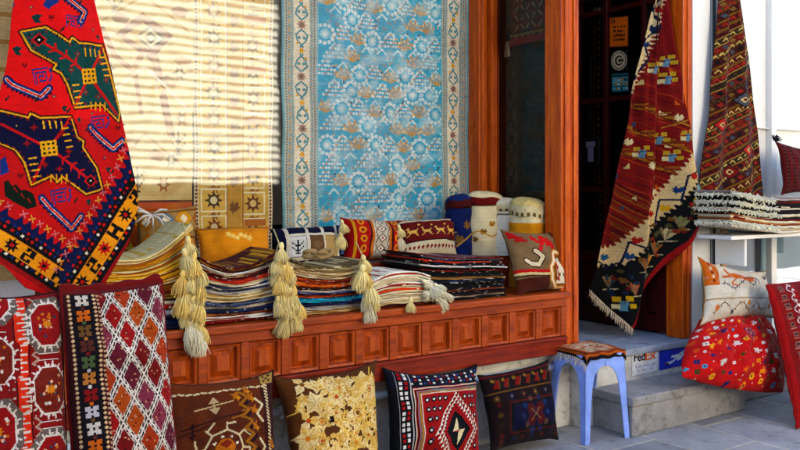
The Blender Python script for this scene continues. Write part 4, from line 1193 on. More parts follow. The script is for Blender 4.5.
# ---- P2: lattice cushion
cor = C((61, 291, 2.52), (161, 280, 2.52), (186, None, 2.30, .165), (80, None, 2.30, .165))
w, W, H = canvas(cor, 5.0, '#7c1018')
cellw, cellh = 6.9, 12.0
fills = ['#7c1420', '#8a4250', '#a8481a', '#9a1210', '#6c2a38', '#b05a24']
k = 0
for j in range(-1, int(H / cellh * 2) + 3):
    for i in range(-1, int(W / cellw) + 3):
        x = 9 + i * cellw + (cellw / 2 if j % 2 else 0); y = 3 + j * cellh / 2
        f_ = fills[(i * 2 + j * 3 + (j // 2)) % 6]
        w.diamond(x, y, cellw / 2, cellh / 2, '#e4d8c8')
        w.diamond(x, y, cellw * .465, cellh * .465, '#2a1014'); w.diamond(x, y, cellw * .395, cellh * .395, '#e4d8c8'); w.diamond(x, y, cellw * .37, cellh * .37, f_)
        for q in range(7): w.circ(x + RNG.uniform(-1.3, 1.3), y + RNG.uniform(-2, 2), .25, '#c89a7a' if q % 2 else '#5a0c14')
        for q in range(3):
            t = (q + .5) / 3.0
            for sx_, sy_ in ((1, 1), (-1, 1)):
                ax, ay = x + sx_ * cellw * .43 * (1 - t), y + sy_ * cellh * .43 * t
                w.bmp(["11.", ".1.", ".11"], ax, ay, 0.7, 1.0, {'1': '#d8ccbc'})
                w.bmp(["11.", ".1.", ".11"], x + sx_ * cellw * .43 * (1 - t), y - sy_ * cellh * .43 * t, 0.7, 1.0, {'1': '#d8ccbc'})
w.rect(0, 0, 9.2, H, '#4a1014'); w.rect(1.6, 0, 7.8, H, '#241420')
for y in np.arange(.6, H, 1.3):
    for x in (1.4, 7.9): w.circ(x, y, .42, '#d8b890')
    w.rect(8.6, y, 9.2, y + .7, '#c8a080')
cols = ['#d0c4b4', '#c87018', '#7a5a38', '#6a3a30', '#5a6a48', '#b88048', '#8a2418', '#c0b8b8']
for k, y in enumerate(np.arange(3.4, H, 4.5)):
    w.bmp(['11.11', '11111', '.1.1.', '11111', '11.11'], 4.7, y, 3.6, 3.2, {'1': cols[k % 8]}); w.circ(4.7, y + 2.25, .5, cols[(k + 3) % 8])
w.rect(0, 0, W, 1.4, '#6a0e12')
w.age(.12, .05, 53)
o, Fp, rim = cushion('cushion', w, cor, .075, .05, '#6a0e12', .03, 62)
tag(o, 'tall cushion with white diamond lattice over maroon and orange and a flower strip', 'cushion', G_GROUND); piping(rim, .006, '#7a1014', o)
b_ = MB()   # the red flap along its top edge
pts_ = [Vector(p) for p in Fp[0][::6]]
b_.tube([p + Vector((0, .012, .006)) for p in pts_], [.012 + .004 * math.sin(i * .9) for i in range(len(pts_))], 8, lin('#7c1014'))
b_.build('flap', M['cloth'], o, smooth=True)
# ---- P3: brown cushion
cor = C((168, 386, 2.93), (271, 374, 2.93), (280, None, 2.70, .005), (173, None, 2.70, .005))
w, W, H = canvas(cor, 4.2, '#6e3a10')
w.wash('#54290a', 9, .5, 55)
w.rect(0, 0, W, 4.2, '#7a4216')
w.rect(W - 6.5, 0, W, H, '#4a220a'); 
for x in np.arange(0, W - 4, 2.6): w.line([(x, 4.2 + (int(x) % 2) * .4), (x + 1.6, 4.4)], .75, '#dcc8a0')
for y in np.arange(4, H, 1.25): w.line([(W - 4.6, y), (W - 3.6, y + .6)], .7, '#dcc8a0')
w.rect(W - 6, 0, W - .6, 3.8, '#b89a60'); w.bmp(["1.1", ".1.", "1.1"], W - 3.4, 1.8, 3.4, 2.6, {'1': '#6a4a20'})
def arrow(x, y, s_, c_):
    w.line([(x - 7 * s_, y + 1), (x + 7 * s_, y - 1)], .5, c_); w.poly([(x, y - 3.5 * s_), (x - 1.8 * s_, y - 1), (x + 1.8 * s_, y - 1)], c_); w.poly([(x, y + 3.5 * s_), (x - 1.8 * s_, y + 1), (x + 1.8 * s_, y + 1)], c_); w.rect(x - .4, y - 2, x + .4, y + 2, c_)
arrow(14, 10, 1.0, '#cdb48a'); arrow(6, 18, .8, '#3a1c0a'); arrow(25.5, 14.5, .8, '#b07a34')
w.line([(2, 17), (29, 13)], .5, '#3a1c0a')
cx_, cy_ = 16.5, 25.5
for a_ in range(8):
    an = a_ * PI / 4 + .1; an2 = an + PI / 4
    p0_, p1_ = (cx_ + math.cos(an) * 7, cy_ + math.sin(an) * 6), (cx_ + math.cos(an2) * 7, cy_ + math.sin(an2) * 6)
    w.line([p0_, p1_], .7, '#dcc8a0')
    w.line([p0_, (cx_ + math.cos(an) * 10, cy_ + math.sin(an) * 8.6)], .7, '#dcc8a0'); w.line([(cx_ + math.cos(an) * 9.5, cy_ + math.sin(an) * 8.2), (cx_ + math.cos(an + .35) * 10.8, cy_ + math.sin(an + .35) * 9.4)], .7, '#dcc8a0')
    w.poly([(cx_ + math.cos(an + .4) * 5.4, cy_ + math.sin(an + .4) * 4.6), (cx_ + math.cos(an + .25) * 4.0, cy_ + math.sin(an + .25) * 3.6), (cx_ + math.cos(an + .6) * 4.0, cy_ + math.sin(an + .6) * 3.6)], '#e8dcc0')
w.poly(hexa(w, cx_, cy_, 3.6, 2.8, .2), '#c07818'); w.poly([(cx_ - 2.4, cy_ - 1.4), (cx_, cy_ - 2.6), (cx_ + 2.4, cy_ - 1.4), (cx_, cy_ + .5)], '#8a3a10')
zz_ = [(W - 16 + (k % 2) * 3.4 + k * .22, 6 + k * 2.3) for k in range(14)]
w.line([(x + 1, y + .8) for x, y in zz_], 1.6, '#3a1806'); w.line(zz_, 1.1, '#a8722c')
for (x, y) in ((W - 11, 8), (W - 10, 13), (W - 13, 5), (22, 7), (29, 19), (31, 30), (8, 34), (24, 36), (36, 26)): w.star(x, y, 2.1, '#b8761c', 4, .4, .5); w.star(x + 1, y + 1.2, 1.3, '#d09030', 4, .4)
w.line([(W - 9, 9), (W - 6.6, 12), (W - 9, 15), (W - 6.8, 18)], .8, '#e0d0a8'); w.line([(W - 8.5, 24), (W - 6.6, 27), (W - 8.6, 30)], .8, '#e0d0a8')
for k in range(5): arrow(8 + k * 7, 41 + (k % 2) * 3, .6, '#a8742c' if k % 2 else '#cdb48a')
w.age(.14, .06, 56)
o, Fp, rim = cushion('cushion', w, cor, .085, .06, '#4a2810', .05, 63, ears=.05)
tag(o, 'brown woven cushion with cream stitched edge and an orange star medallion', 'cushion', G_GROUND); piping(rim, .004, '#4a2a10', o)
# ---- P4: gold applique cushion
cor = C((277, 380, 2.93), (374, 364, 2.93), (381, None, 2.72, .02), (299, None, 2.72, .004))
w, W, H = canvas(cor, 4.4, '#6a4218')
rr = random.Random(12); taken = []
gold_ = ['#ecd094', '#e6c47c', '#f2dca8', '#dcb870', '#eed49a']
for k in range(900):
    x, y = rr.uniform(3.5, W - 1.5), rr.uniform(3, H - 2); r_ = rr.uniform(1.5, 4.2)
    if any((x - a) ** 2 + (y - b) ** 2 < (.66 * (r_ + c_)) ** 2 for a, b, c_ in taken): continue
    taken.append((x, y, r_)); a0 = rr.uniform(0, 6); nl = rr.choice((5, 6, 3, 5))
    for q in range(nl):
        an = a0 + q * 2 * PI / nl
        lx, ly = x + math.cos(an) * r_ * .62, y + math.sin(an) * r_ * .62
        px_, py_ = -math.sin(an), math.cos(an); L = r_ * .8; wd = r_ * .52
        w.poly([(lx - math.cos(an) * L, ly - math.sin(an) * L), (lx + px_ * wd, ly + py_ * wd), (lx + math.cos(an) * L, ly + math.sin(an) * L), (lx - px_ * wd, ly - py_ * wd)], rr.choice(gold_))
        w.line([(x, y), (lx + math.cos(an) * L * .6, ly + math.sin(an) * L * .6)], .24, '#c89c54')
    if rr.random() < .45: w.circ(x, y, r_ * .26, rr.choice(('#c0601c', '#d88a30', '#8a5a20')))
    if r_ > 2.2 and rr.random() < .4: w.line([(x + math.cos(q * .7) * r_ * .55, y + math.sin(q * .7) * r_ * .5) for q in range(9)], .35, '#a8701c')
for k in range(26):
    x, y = rr.uniform(4, W), rr.uniform(3, H); a0 = rr.uniform(0, 6)
    w.line([(x, y), (x + math.cos(a0) * 3, y + math.sin(a0) * 3), (x + math.cos(a0 + .6) * 5, y + math.sin(a0 + .6) * 5)], .5, '#ecc66a')
w.rect(W * .38, H * .36, W * .42, H * .41, '#2a1808'); w.rect(W * .62, H * .70, W * .70, H * .74, '#2a1808')
w.age(.10, .05, 57)
o, Fp, rim = cushion('cushion', w, cor, .085, .06, '#4a3014', .07, 64, ears=.05)
tag(o, 'cushion with dense pale gold leaves and flowers applied on brown', 'cushion', G_GROUND); piping(rim, .004, '#5a3a18', o)
# ---- P5: red cushion with black diamond
cor = C((386, 371, 2.94), (475, 367, 2.94), (480, None, 2.74, .004), (388, None, 2.74, .004))
w, W, H = canvas(cor, 4.4, '#b01810')
rg = '#141018'
w.rect(0, 0, 9.5, H, rg); w.rect(0, 0, W, 8, '#20202c')
for y in np.arange(1, H, 4.3):
    for dx_, dy_ in ((3.6, 0), (5.8, 0), (3.6, 2), (5.8, 2)): w.rect(dx_, y + dy_, dx_ + 1.5, y + dy_ + 1.4, '#e8e0d4' if (int(y / 4.3) + int(dx_)) % 3 else '#a82418')
    w.line([(8.6, y), (8.6, y + 4)], .5, '#c8c0b8'); w.line([(2.6, y), (2.6, y + 4)], .4, '#b8b0a8')
for x in np.arange(9, W, 2.1):
    for j_, y in enumerate((1.6, 3.6, 5.6)):
        w.rect(x, y, x + 1.1, y + 1.1, ('#e8e0d4', '#38508c', '#b02018', '#e8e0d4', '#181420')[(int(x / 2.1) + j_ * 2) % 5])
for k, c_ in enumerate(('#d8c8b0', '#5a1a14', '#7a8a90', '#a88a50', '#d8c8b0')):
    w.line([(9.8 + k * .8, H), (9.8 + k * .8, 8.6 + k * .7), (W, 8.2 + k * .7)], .55, c_)
x0_, y0_ = 14, 12
w.rect(x0_, y0_, W, H, '#a0140e')
cx_, cy_ = (x0_ + W) / 2, y0_ + (H - y0_) * .48
for ring, s_ in ((1.0, 1.2), (.82, 1.1)):
    rx_, ry_ = 12.5 * ring, 17 * ring
    for q in range(40):
        t = q / 40 * 4; seg_ = int(t); f_ = t - seg_
        P4_ = [(cx_ - rx_, cy_), (cx_, cy_ - ry_), (cx_ + rx_, cy_), (cx_, cy_ + ry_), (cx_ - rx_, cy_)]
        x = P4_[seg_][0] * (1 - f_) + P4_[seg_ + 1][0] * f_; y = P4_[seg_][1] * (1 - f_) + P4_[seg_ + 1][1] * f_
        w.poly([(x - s_ * .75, y + s_ * .9), (x + s_ * .3, y - s_ * .9), (x + s_ * .75, y + s_ * .5)], '#ece0cc'); w.rect(x + .5, y - .5, x + 1.2, y + .3, '#1a1016')
w.diamond(cx_, cy_, 7.2, 8.6, '#120c12')
w.poly([(cx_, cy_ - 5.4), (cx_ - 3.6, cy_ + .4), (cx_, cy_)], '#ead8ac'); w.poly([(cx_, cy_), (cx_ + 4.2, cy_ - .4), (cx_ - .3, cy_ + 6)], '#ead8ac'); w.poly([(cx_, cy_), (cx_ - 3.6, cy_ + .4), (cx_ + .4, cy_ + .9)], '#a82818')
for k in range(70):
    x, y = x0_ + 1.6 + (k % 10) * 2.9, y0_ + 2.2 + (k // 10) * 4.4
    if abs(x - cx_) / 15 + abs(y - cy_) / 20 < 1.02 or x > W - 1: continue
    w.circ(x, y, 1.2, '#18101a'); w.circ(x, y, .5, '#e8dcc8'); w.circ(x + .9, y - .7, .35, '#4a5a80')
w.age(.13, .05, 58)
o, Fp, rim = cushion('cushion', w, cor, .085, .06, '#1a1216', .07, 65, ears=.06, slump=.05)
tag(o, 'red cushion with a black and cream diamond inside a white stepped lozenge', 'cushion', G_GROUND); piping(rim, .004, '#141014', o)
# ---- P6: dark navy centre
cor = C((479, 377, 2.945), (547, 362, 2.945), (557, 437.5, 2.83), (492, 449.5, 2.80))
w, W, H = canvas(cor, 4.4, '#2a0c0c')
for k in range(7):
    x = 3 + k * W / 7
    w.poly([(x, 7.4), (x + 2.5, 3.2), (x + 4.8, 3.6), (x + 2.4, 7.8)], '#8a1c14'); w.line([(x + 2.4, 7.8), (x + 4.6, 3.4)], .6, '#70502c'); w.star(x + 1, 3.6, 1.3, '#9a7a3c', 6, .5)
w.line([(0, 9.4), (W, 9.4)], .7, '#7a5a34'); w.line([(0, 1.4), (W, 1.4)], .8, '#6a1a14')
for k in range(6): w.star(3.4 + k * W / 5.6, 12.2, 1.9, ('#684a24', '#1c2c54', '#5c1c14')[k % 3], 8, .55); w.circ(3.4 + k * W / 5.6, 12.2, .6, '#8a7450')
for k in range(6): w.star(4, 15 + k * 4.6, 1.7, ('#5a1c14', '#604824', '#3c2c20')[k % 3], 6, .5)
w.rect(8.4, 14.6, W - 2, H - 4.4, '#5a1410'); w.rect(9.2, 15.4, W - 2.8, H - 5.2, '#120e14'); w.rect(10.4, 16.6, W - 4, H - 6.4, '#15183a')
cx_, cy_ = (10.4 + W - 4) / 2, (16.6 + H - 6.4) / 2
for (dx_, dy_) in ((-3, -2.4), (3, -2.4), (-3, 2.6), (3, 2.6)): w.star(cx_ + dx_, cy_ + dy_, 3, '#5a1a18', 6, .75); w.line([(cx_, cy_), (cx_ + dx_, cy_ + dy_)], .5, '#8a6a4c')
for k in range(10):
    a_ = k * PI / 5; w.bmp(LEAF, cx_ + math.cos(a_) * 8, cy_ + math.sin(a_) * 7.2, 2.6, 3, {'1': ('#243a6a', '#6a5040', '#34345a')[k % 3]})
for k in range(7): w.star(4 + k * W / 7, H - 2.2, 1.5, ('#5c301c', '#242c4c')[k % 2], 6, .5)
w.age(.16, .06, 59)
o, Fp, rim = cushion('cushion', w, cor, .075, .05, '#1c0c0c', .05, 66, ears=.05)
tag(o, 'dark maroon cushion with navy centre field, nearest the blue stool', 'cushion', G_GROUND); piping(rim, .0035, '#1c0a0a', o)

# ---- right side: white embroidered, red round, red tall, dark red on the shelf
cor = C((701, 261, 2.83), (764, 273, 2.86), (771, 316, 2.76), (704, 322, 2.74))
w, W, H = canvas(cor, 5.0, '#dcd4c4')
w.wash('#c8bca8', 7, .4, 71)
w.line([(0, H * .66), (W, H * .64)], .6, '#a88858'); w.line([(W * .80, 0), (W * .82, H)], .6, '#a88858')
def vine(f, x0_, x1_, c_, th=.55):
    p = [(x, f(x)) for x in np.linspace(x0_, x1_, 46)]; w.line(p, th, c_)
    for k, (x, y) in enumerate(p):
        if k % 2: w.line([(x, y), (x + .4, y + (1.3 if k % 4 == 1 else -1.3))], .5, c_)
vine(lambda x: H * .50 + math.sin(x * .38) * 1.9 - x * .14, W * .17, W * .70, '#38405a', .6)
w.line([(W * .70, H * .36), (W * .73, H * .24), (W * .69, H * .16)], .9, '#38405a')
p = [(W * .28, H * .22), (W * .40, H * .24), (W * .52, H * .30), (W * .62, H * .26)]
w.line(p, 2.6, '#cc701c'); w.line([(W * .28, H * .22), (W * .22, H * .12)], 1.3, '#cc701c'); w.line([(W * .28, H * .24), (W * .20, H * .26)], 1.3, '#cc701c'); w.line([(W * .36, H * .25), (W * .30, H * .38), (W * .35, H * .42)], .9, '#cc701c'); w.line([(W * .44, H * .27), (W * .56, H * .22), (W * .66, H * .22)], 1.2, '#a84c14')
vine(lambda x: H * .80 + math.sin(x * .42) * 2.2, W * .06, W * .80, '#8a6a3c', .5)
vine(lambda x: H * .16 + x * .0, W * .86, W * .88, '#8a6a3c')
for (x, y, c_, s_) in ((.10, .80, '#c87824', 2.2), (.30, .90, '#2c3448', 1.8), (.50, .74, '#c8882c', 2), (.70, .84, '#b8762c', 1.6), (.90, .80, '#cc601c', 2.6), (.92, .42, '#cc7020', 2.2), (.90, .16, '#38405a', 2), (.96, .10, '#38405a', 1.6)):
    w.bmp(LEAF, W * x, H * y, s_ * 1.8, s_ * 1.7, {'1': c_})
w.line([(W * (.90 + .04 * math.sin(t * 7)), H * t) for t in np.linspace(.05, .62, 30)], .5, '#8a6a3c')
w.rect(0, 0, W * .13, H * .42, '#c8722c'); w.wash('#d8cfc0', 3, .2, 8)
for k in range(5): w.star(W * .065, 1.5 + k * 2.2, 1.3, ('#8a3a14', '#e8d8b8')[k % 2], 6, .5)
w.age(.07, .04, 72)
o, Fp, rim = cushion('cushion', w, cor, .075, .06, '#b8a888', .05, 67, ears=.10, slump=.07)
tag(o, 'white cushion with orange and navy embroidery sitting on the red flowered floor cushion', 'cushion', 'cushions beside the doorway'); piping(rim, .0035, '#b08a58', o)

cor = C((697, 316, 2.82), (766, 311, 2.82), (790, 398, 2.56), (674, 380, 2.60))
w, W, H = canvas(cor, 5.0, '#c81e06')
rr = random.Random(17)
fl = ['#e8dcd0', '#e89a1c', '#4a98b8', '#24346c', '#d06818', '#f0b838', '#e8dcd0', '#3a5a2c', '#d8641c']
w.circ(W * .50, H * .40, 4.6, '#24407c'); w.circ(W * .50, H * .40, 4.0, '#a81c10')
for k in range(20): w.circ(W * .5 + math.cos(k * PI / 10) * 4.2, H * .4 + math.sin(k * PI / 10) * 4.2, .55, '#3a6a9c' if k % 2 else '#d88830')
w.circ(W * .5, H * .4, 2.5, '#2c4a80'); w.circ(W * .5, H * .4, 1.4, '#c89030')
sp = []
for k in range(700):
    x, y = rr.uniform(1, W - 1), rr.uniform(1, H - 1)
    if (x - W * .5) ** 2 + (y - H * .4) ** 2 < 36 or any((x - a) ** 2 + (y - b) ** 2 < 24 for a, b in sp): continue
    sp.append((x, y)); c_ = rr.choice(fl); t = rr.randrange(4); s_ = rr.uniform(1.1, 2.1)
    if t == 0: w.star(x, y, s_ * 1.1, c_, 8, .7); w.circ(x, y, s_ * .35, '#7a1a10')
    elif t == 1:
        for q in range(4): w.circ(x + math.cos(q * 1.57 + .6) * s_ * .6, y + math.sin(q * 1.57 + .6) * s_ * .6, s_ * .5, c_)
        w.circ(x, y, s_ * .3, '#8a1c10')
    elif t == 2: w.bmp(LEAF, x, y, s_ * 2.2, s_ * 1.9, {'1': c_}, (math.cos(k), math.sin(k)), (-math.sin(k), math.cos(k)))
    else: w.bmp(BIRD, x, y, s_ * 2.4, s_ * 1.8, {'1': c_}, (math.cos(k), math.sin(k)), (-math.sin(k), math.cos(k)))
for k in range(170):
    x, y = rr.uniform(0, W), rr.uniform(0, H); w.circ(x, y, .35, rr.choice(('#e8a828', '#8a0c08', '#e8d8c8', '#8a0c08')))
w.age(.09, .04, 73)
o, Fp, rim = cushion('floor_cushion', w, cor, .12, .08, '#a01008', .0, 68, power=.5, rnd=.42)
tag(o, 'bright red floor cushion embroidered with scattered flowers, slumped on the stone step', 'cushion', 'cushions beside the doorway')

cor = C((767, 285, 2.62), (838, 274, 2.62), (868, None, 2.33, .004), (797, 428, 2.33))
w, W, H = canvas(cor, 4.4, '#8e1014')
w.wash('#6a0a10', 8, .5, 75)
for y in np.arange(3, H, 5.4):
    x = 7.4 + (y / H) * .5
    w.rect(x - 1.6, y - 1.2, x + 1.6, y + 1.4, '#8a6a60'); w.rect(x - .9, y - .5, x + 1, y + .7, '#5a1a24')
    w.line([(x - 1.8, y + 2.2), (x + 1.8, y + 2.2)], .5, '#a88878'); w.bmp(STAR8, x + 4.2, y + 2, 2.4, 2.6, {'1': '#5a2048', '2': '#b08a78'})
for y in np.arange(1, H, 3.2):
    w.line([(13 + 1.6 * math.sin(q * .5 + y) , y + q * .4) for q in range(9)], .55, '#e0d4cc'); w.star(15.5, y + 1, 1.3, '#e0d4cc', 5, .5); w.circ(17.6, y + 2, .8, '#c82018')
for k in range(60): w.star(RNG.uniform(19, W), RNG.uniform(1, H), 1.3, RNG.choice(['#c8281c', '#d8c8c0', '#5a2048', '#b87830']), 6, .5)
w.rect(0, 0, 2.6, H, '#a80c10'); w.age(.1, .05, 76)
o, Fp, rim = cushion('cushion', w, cor, .08, .06, '#7a0c10', .03, 69)
tag(o, 'tall crimson cushion with pink and white motif columns, right of the red floor cushion', 'cushion', 'cushions beside the doorway'); piping(rim, .005, '#a00c10', o)

cor = C((777, 143, 2.86), (840, 158, 2.86), (842, None, 2.80, 1.158), (783, None, 2.80, 1.158))
w, W, H = canvas(cor, 4.4, '#5e1610')
for x in np.arange(2, W, 5):
    w.rect(x, 0, x + 1.4, H, '#2a0c0c')
    for y in np.arange(1, H, 2): w.rect(x + .3, y, x + 1, y + .9, '#8a4a34'); w.rect(x + 2.6, y, x + 3.6, y + 1, '#7a241a')
w.age(.14, .05, 77)
o, Fp, rim = cushion('cushion', w, cor, .06, .04, '#3a0e0c', .06, 70, ears=.08)
tag(o, 'dark red striped cushion with navy corner tuft standing on the folded fringed rugs', 'cushion', 'cushions beside the doorway')
b_ = MB()
for k in range(60):
    p = Vector(Fp[0, 0]); d_ = Vector((RNG.uniform(-.4, 1.2), RNG.uniform(-.6, .4), RNG.uniform(.1, 1))).normalized() * RNG.uniform(.02, .05)
    b_.tube([p, p + d_ * .6, p + d_ + Vector((0, 0, -.012))], .0032, 4, lin('#1a2030'), cap=False)
b_.build('tuft', M['fluff'], o, smooth=True)

# ---- cushions behind the stacks, on the window ledge
def bench_cushion(cor, paint, label, T, seed, back, pinch=.06, ears=.05, pip=None, cpu=4.6, bg='#888888', tassels=()):
    w, W, H = canvas(cor, cpu, bg); paint(w, W, H); w.age(.1, .05, seed)
    o, Fp, rim = cushion('cushion', w, cor, T, .04, back, pinch, seed, ears=ears)
    tag(o, label, 'cushion', G_BENCH)
    if pip: piping(rim, .004, pip, o)
    return o, Fp
def p_navy(w, W, H):
    cr = '#e4dcc4'
    for x in (4.5, 15.5, 24.5, 33.6): w.rect(x * W / 38, 0, x * W / 38 + 1.5, H, cr)
    for y in (5.5, 16.8): w.rect(4, y, W, y + 1.3, cr)
    cols = ['#dcd8cc', '#7a5c40', '#c0a470', '#1c2448']
    for k, x in enumerate((6.2, 17.2, 26.2)):
        w.rect(x * W / 38, 7, (x + 9 - (k > 0)) * W / 38, 16.6, cols[k]); w.rect(x * W / 38, 18.4, (x + 9 - (k > 0)) * W / 38, H, cols[(k + 1) % 3])
    w.bmp(TREE, 10.5 * W / 38, 12, 6, 6.5, {'1': '#26303c'}); w.circ(21 * W / 38, 12, 2, '#8a6c50')
bench_cushion(C((271, 230, 3.46), (338, 226, 3.46), (342, None, 3.37, .845), (275, None, 3.37, .845)), p_navy, 'navy cushion with cream lattice and square patches behind the folded kilims', .07, 81, '#141a34', bg='#171d3e')
def p_red(w, W, H):
    for x0_, x1_, c_ in ((0, .08, '#a8280c'), (.08, .12, '#d8a040'), (.12, .34, '#b8300e'), (.34, .37, '#4a1410'), (.37, .41, '#c8782c'), (.41, .68, '#cfc4ae'), (.68, .72, '#c8782c'), (.72, .75, '#4a1410'), (.75, .90, '#b8300e'), (.90, .94, '#d8a040'), (.94, 1, '#8c1c0c')): w.rect(x0_ * W, 0, x1_ * W, H, c_)
    for y in np.arange(2.5, H, 4.6):
        for x in (.23, .83): w.circ(x * W, y, 1.8, '#e0a030'); w.circ(x * W, y, .9, '#a02810')
        w.diamond(.545 * W, y, 3, 2.3, '#8a7a68'); w.diamond(.545 * W, y, 2, 1.5, '#e4dac8'); w.circ(.545 * W, y, .6, '#a02810')
        for x in (.44, .65): w.line([(x * W, y - 2), (x * W + .8, y), (x * W, y + 2)], .5, '#7a6a5c')
bench_cushion(C((342, 219, 3.46), (397, 222, 3.46), (401, None, 3.38, .845), (344, None, 3.38, .845)), p_red, 'orange red striped cushion with pale lace band down its middle', .08, 82, '#7a1c0c', pip='#8a1c0c')
def p_deer(w, W, H):
    w.rect(0, 0, W, 2.2, '#d8ccb0'); w.rect(0, 0, W, 1.1, '#7c1410'); w.rect(0, H * .66, W, H, '#d4c8ac'); w.rect(0, H * .64, W, H * .67, '#3a100c')
    for k in range(4): w.bmp(DEER, 4.5 + k * W / 4.1, H * .40, 6.4, 5.4, {'1': '#e0b870'}); w.star(8.4 + k * W / 4.1, H * .22, .9, '#e0b870', 5, .5)
    for x in np.arange(1, W, 2.4): w.diamond(x, H * .80, .9, 1.2, '#8a3018')
bench_cushion(C((399, 221, 3.47), (453, 218, 3.47), (456, None, 3.38, .845), (401, None, 3.38, .845)), p_deer, 'maroon cushion with a row of pale deer beside the blue cloth bag', .06, 83, '#5a100c', bg='#701410')
def p_tan(w, W, H):
    w.wash('#c8ae80', 6, .5, 4)
    for k in range(8): w.diamond(3 + (k % 4) * 8, 6 + (k // 4) * 10, 4, 5, ('#b87a30', '#7a8488', '#d8a048', '#a86a3c')[k % 4]); w.diamond(3 + (k % 4) * 8, 6 + (k // 4) * 10, 1.8, 2.4, '#efe0bc')
    w.line([(0, 2), (W, 2)], .8, '#8a5a2c'); w.line([(0, H * .6), (W, H * .5)], .8, '#8a5a2c')
bench_cushion(C((136, 212, 3.48), (196, 206, 3.48), (200, None, 3.38, .845), (136, None, 3.38, .845)), p_tan, 'tan cushion with grey and amber diamonds behind the yellow folded kilims', .06, 84, '#8a6a40', bg='#b08c5a')
def p_yel(w, W, H):
    w.wash('#c8840c', 8, .5, 6)
    for k in range(6): w.star(W * (.35 + .06 * k), H * (.30 + .05 * (k % 3)), 1.6, '#f0d080', 5, .5)
    w.line([(0, 1), (W, 1)], 1, '#b0700c')
bench_cushion(C((196, 229, 3.40), (268, 227, 3.40), (272, None, 3.32, .86), (199, None, 3.32, .86)), p_yel, 'plain amber yellow cushion behind the tall stack between two tassel strings', .06, 85, '#a86a08', bg='#e09a14', pinch=.07)
def p_taupe(w, W, H):
    w.wash('#7c6448', 7, .4, 7)
    w.bmp(["1..11....", "11.1111..", ".1111111.", "..11.1111", ".11....11", "11......."], W * .62, H * .22, 15, 9, {'1': '#c4320f'})
    w.bmp(["11...", "1111.", ".1111"], W * .17, H * .12, 10, 5, {'1': '#b02a10'})
    p = [(W * .36, H * .36), (W * .46, H * .46), (W * .38, H * .58), (W * .24, H * .56), (W * .18, H * .50)]
    w.line(p, 3.2, '#3a2018'); w.line(p, 2.0, '#e0d0b0')
    w.line([(0, H * .66), (W * .58, H * .70)], 1.8, '#c0300f'); w.line([(0, H * .70), (W * .58, H * .74)], 1.2, '#dcc898'); w.line([(0, H * .735), (W * .58, H * .77)], .6, '#3a2018')
    w.rect(0, H * .78, W * .55, H, '#5c2c18')
    hx = [(W * .60, H * .62), (W * .80, H * .36), (W * 1.02, H * .42), (W * 1.02, H * .98), (W * .72, H * 1.0), (W * .60, H * .84)]
    w.poly(hx, '#8a5a30'); w.line(hx, 2.4, '#d89830', True); w.line(hx, 1.1, '#ece0c4', True)
    w.bmp(["1.1.1", "11111", ".111.", "11111", "1.1.1", ".111.", "11111"], W * .83, H * .70, 9, 13, {'1': '#e8dcc4'})
    w.line([(W * .70, H * .56), (W * .76, H * .86)], 1, '#c0300f')
    w.rect(W * .86, 0, W, H * .10, '#5a1a10')
cor_t = C((502, 231, 3.07), (552, 233, 3.07), (567, 289, 3.00), (518, 295, 2.985))
bench_cushion(cor_t, p_taupe, 'taupe cushion with red animal figures leaning at the right end of the bench', .065, 86, '#4a2c1c', bg='#8c7456', ears=.08)
o_t = bpy.data.objects[[o.name for o in bpy.data.objects if o.get('label', '').startswith('taupe')][0]]; o_t['group'] = 'cushions on the bench'

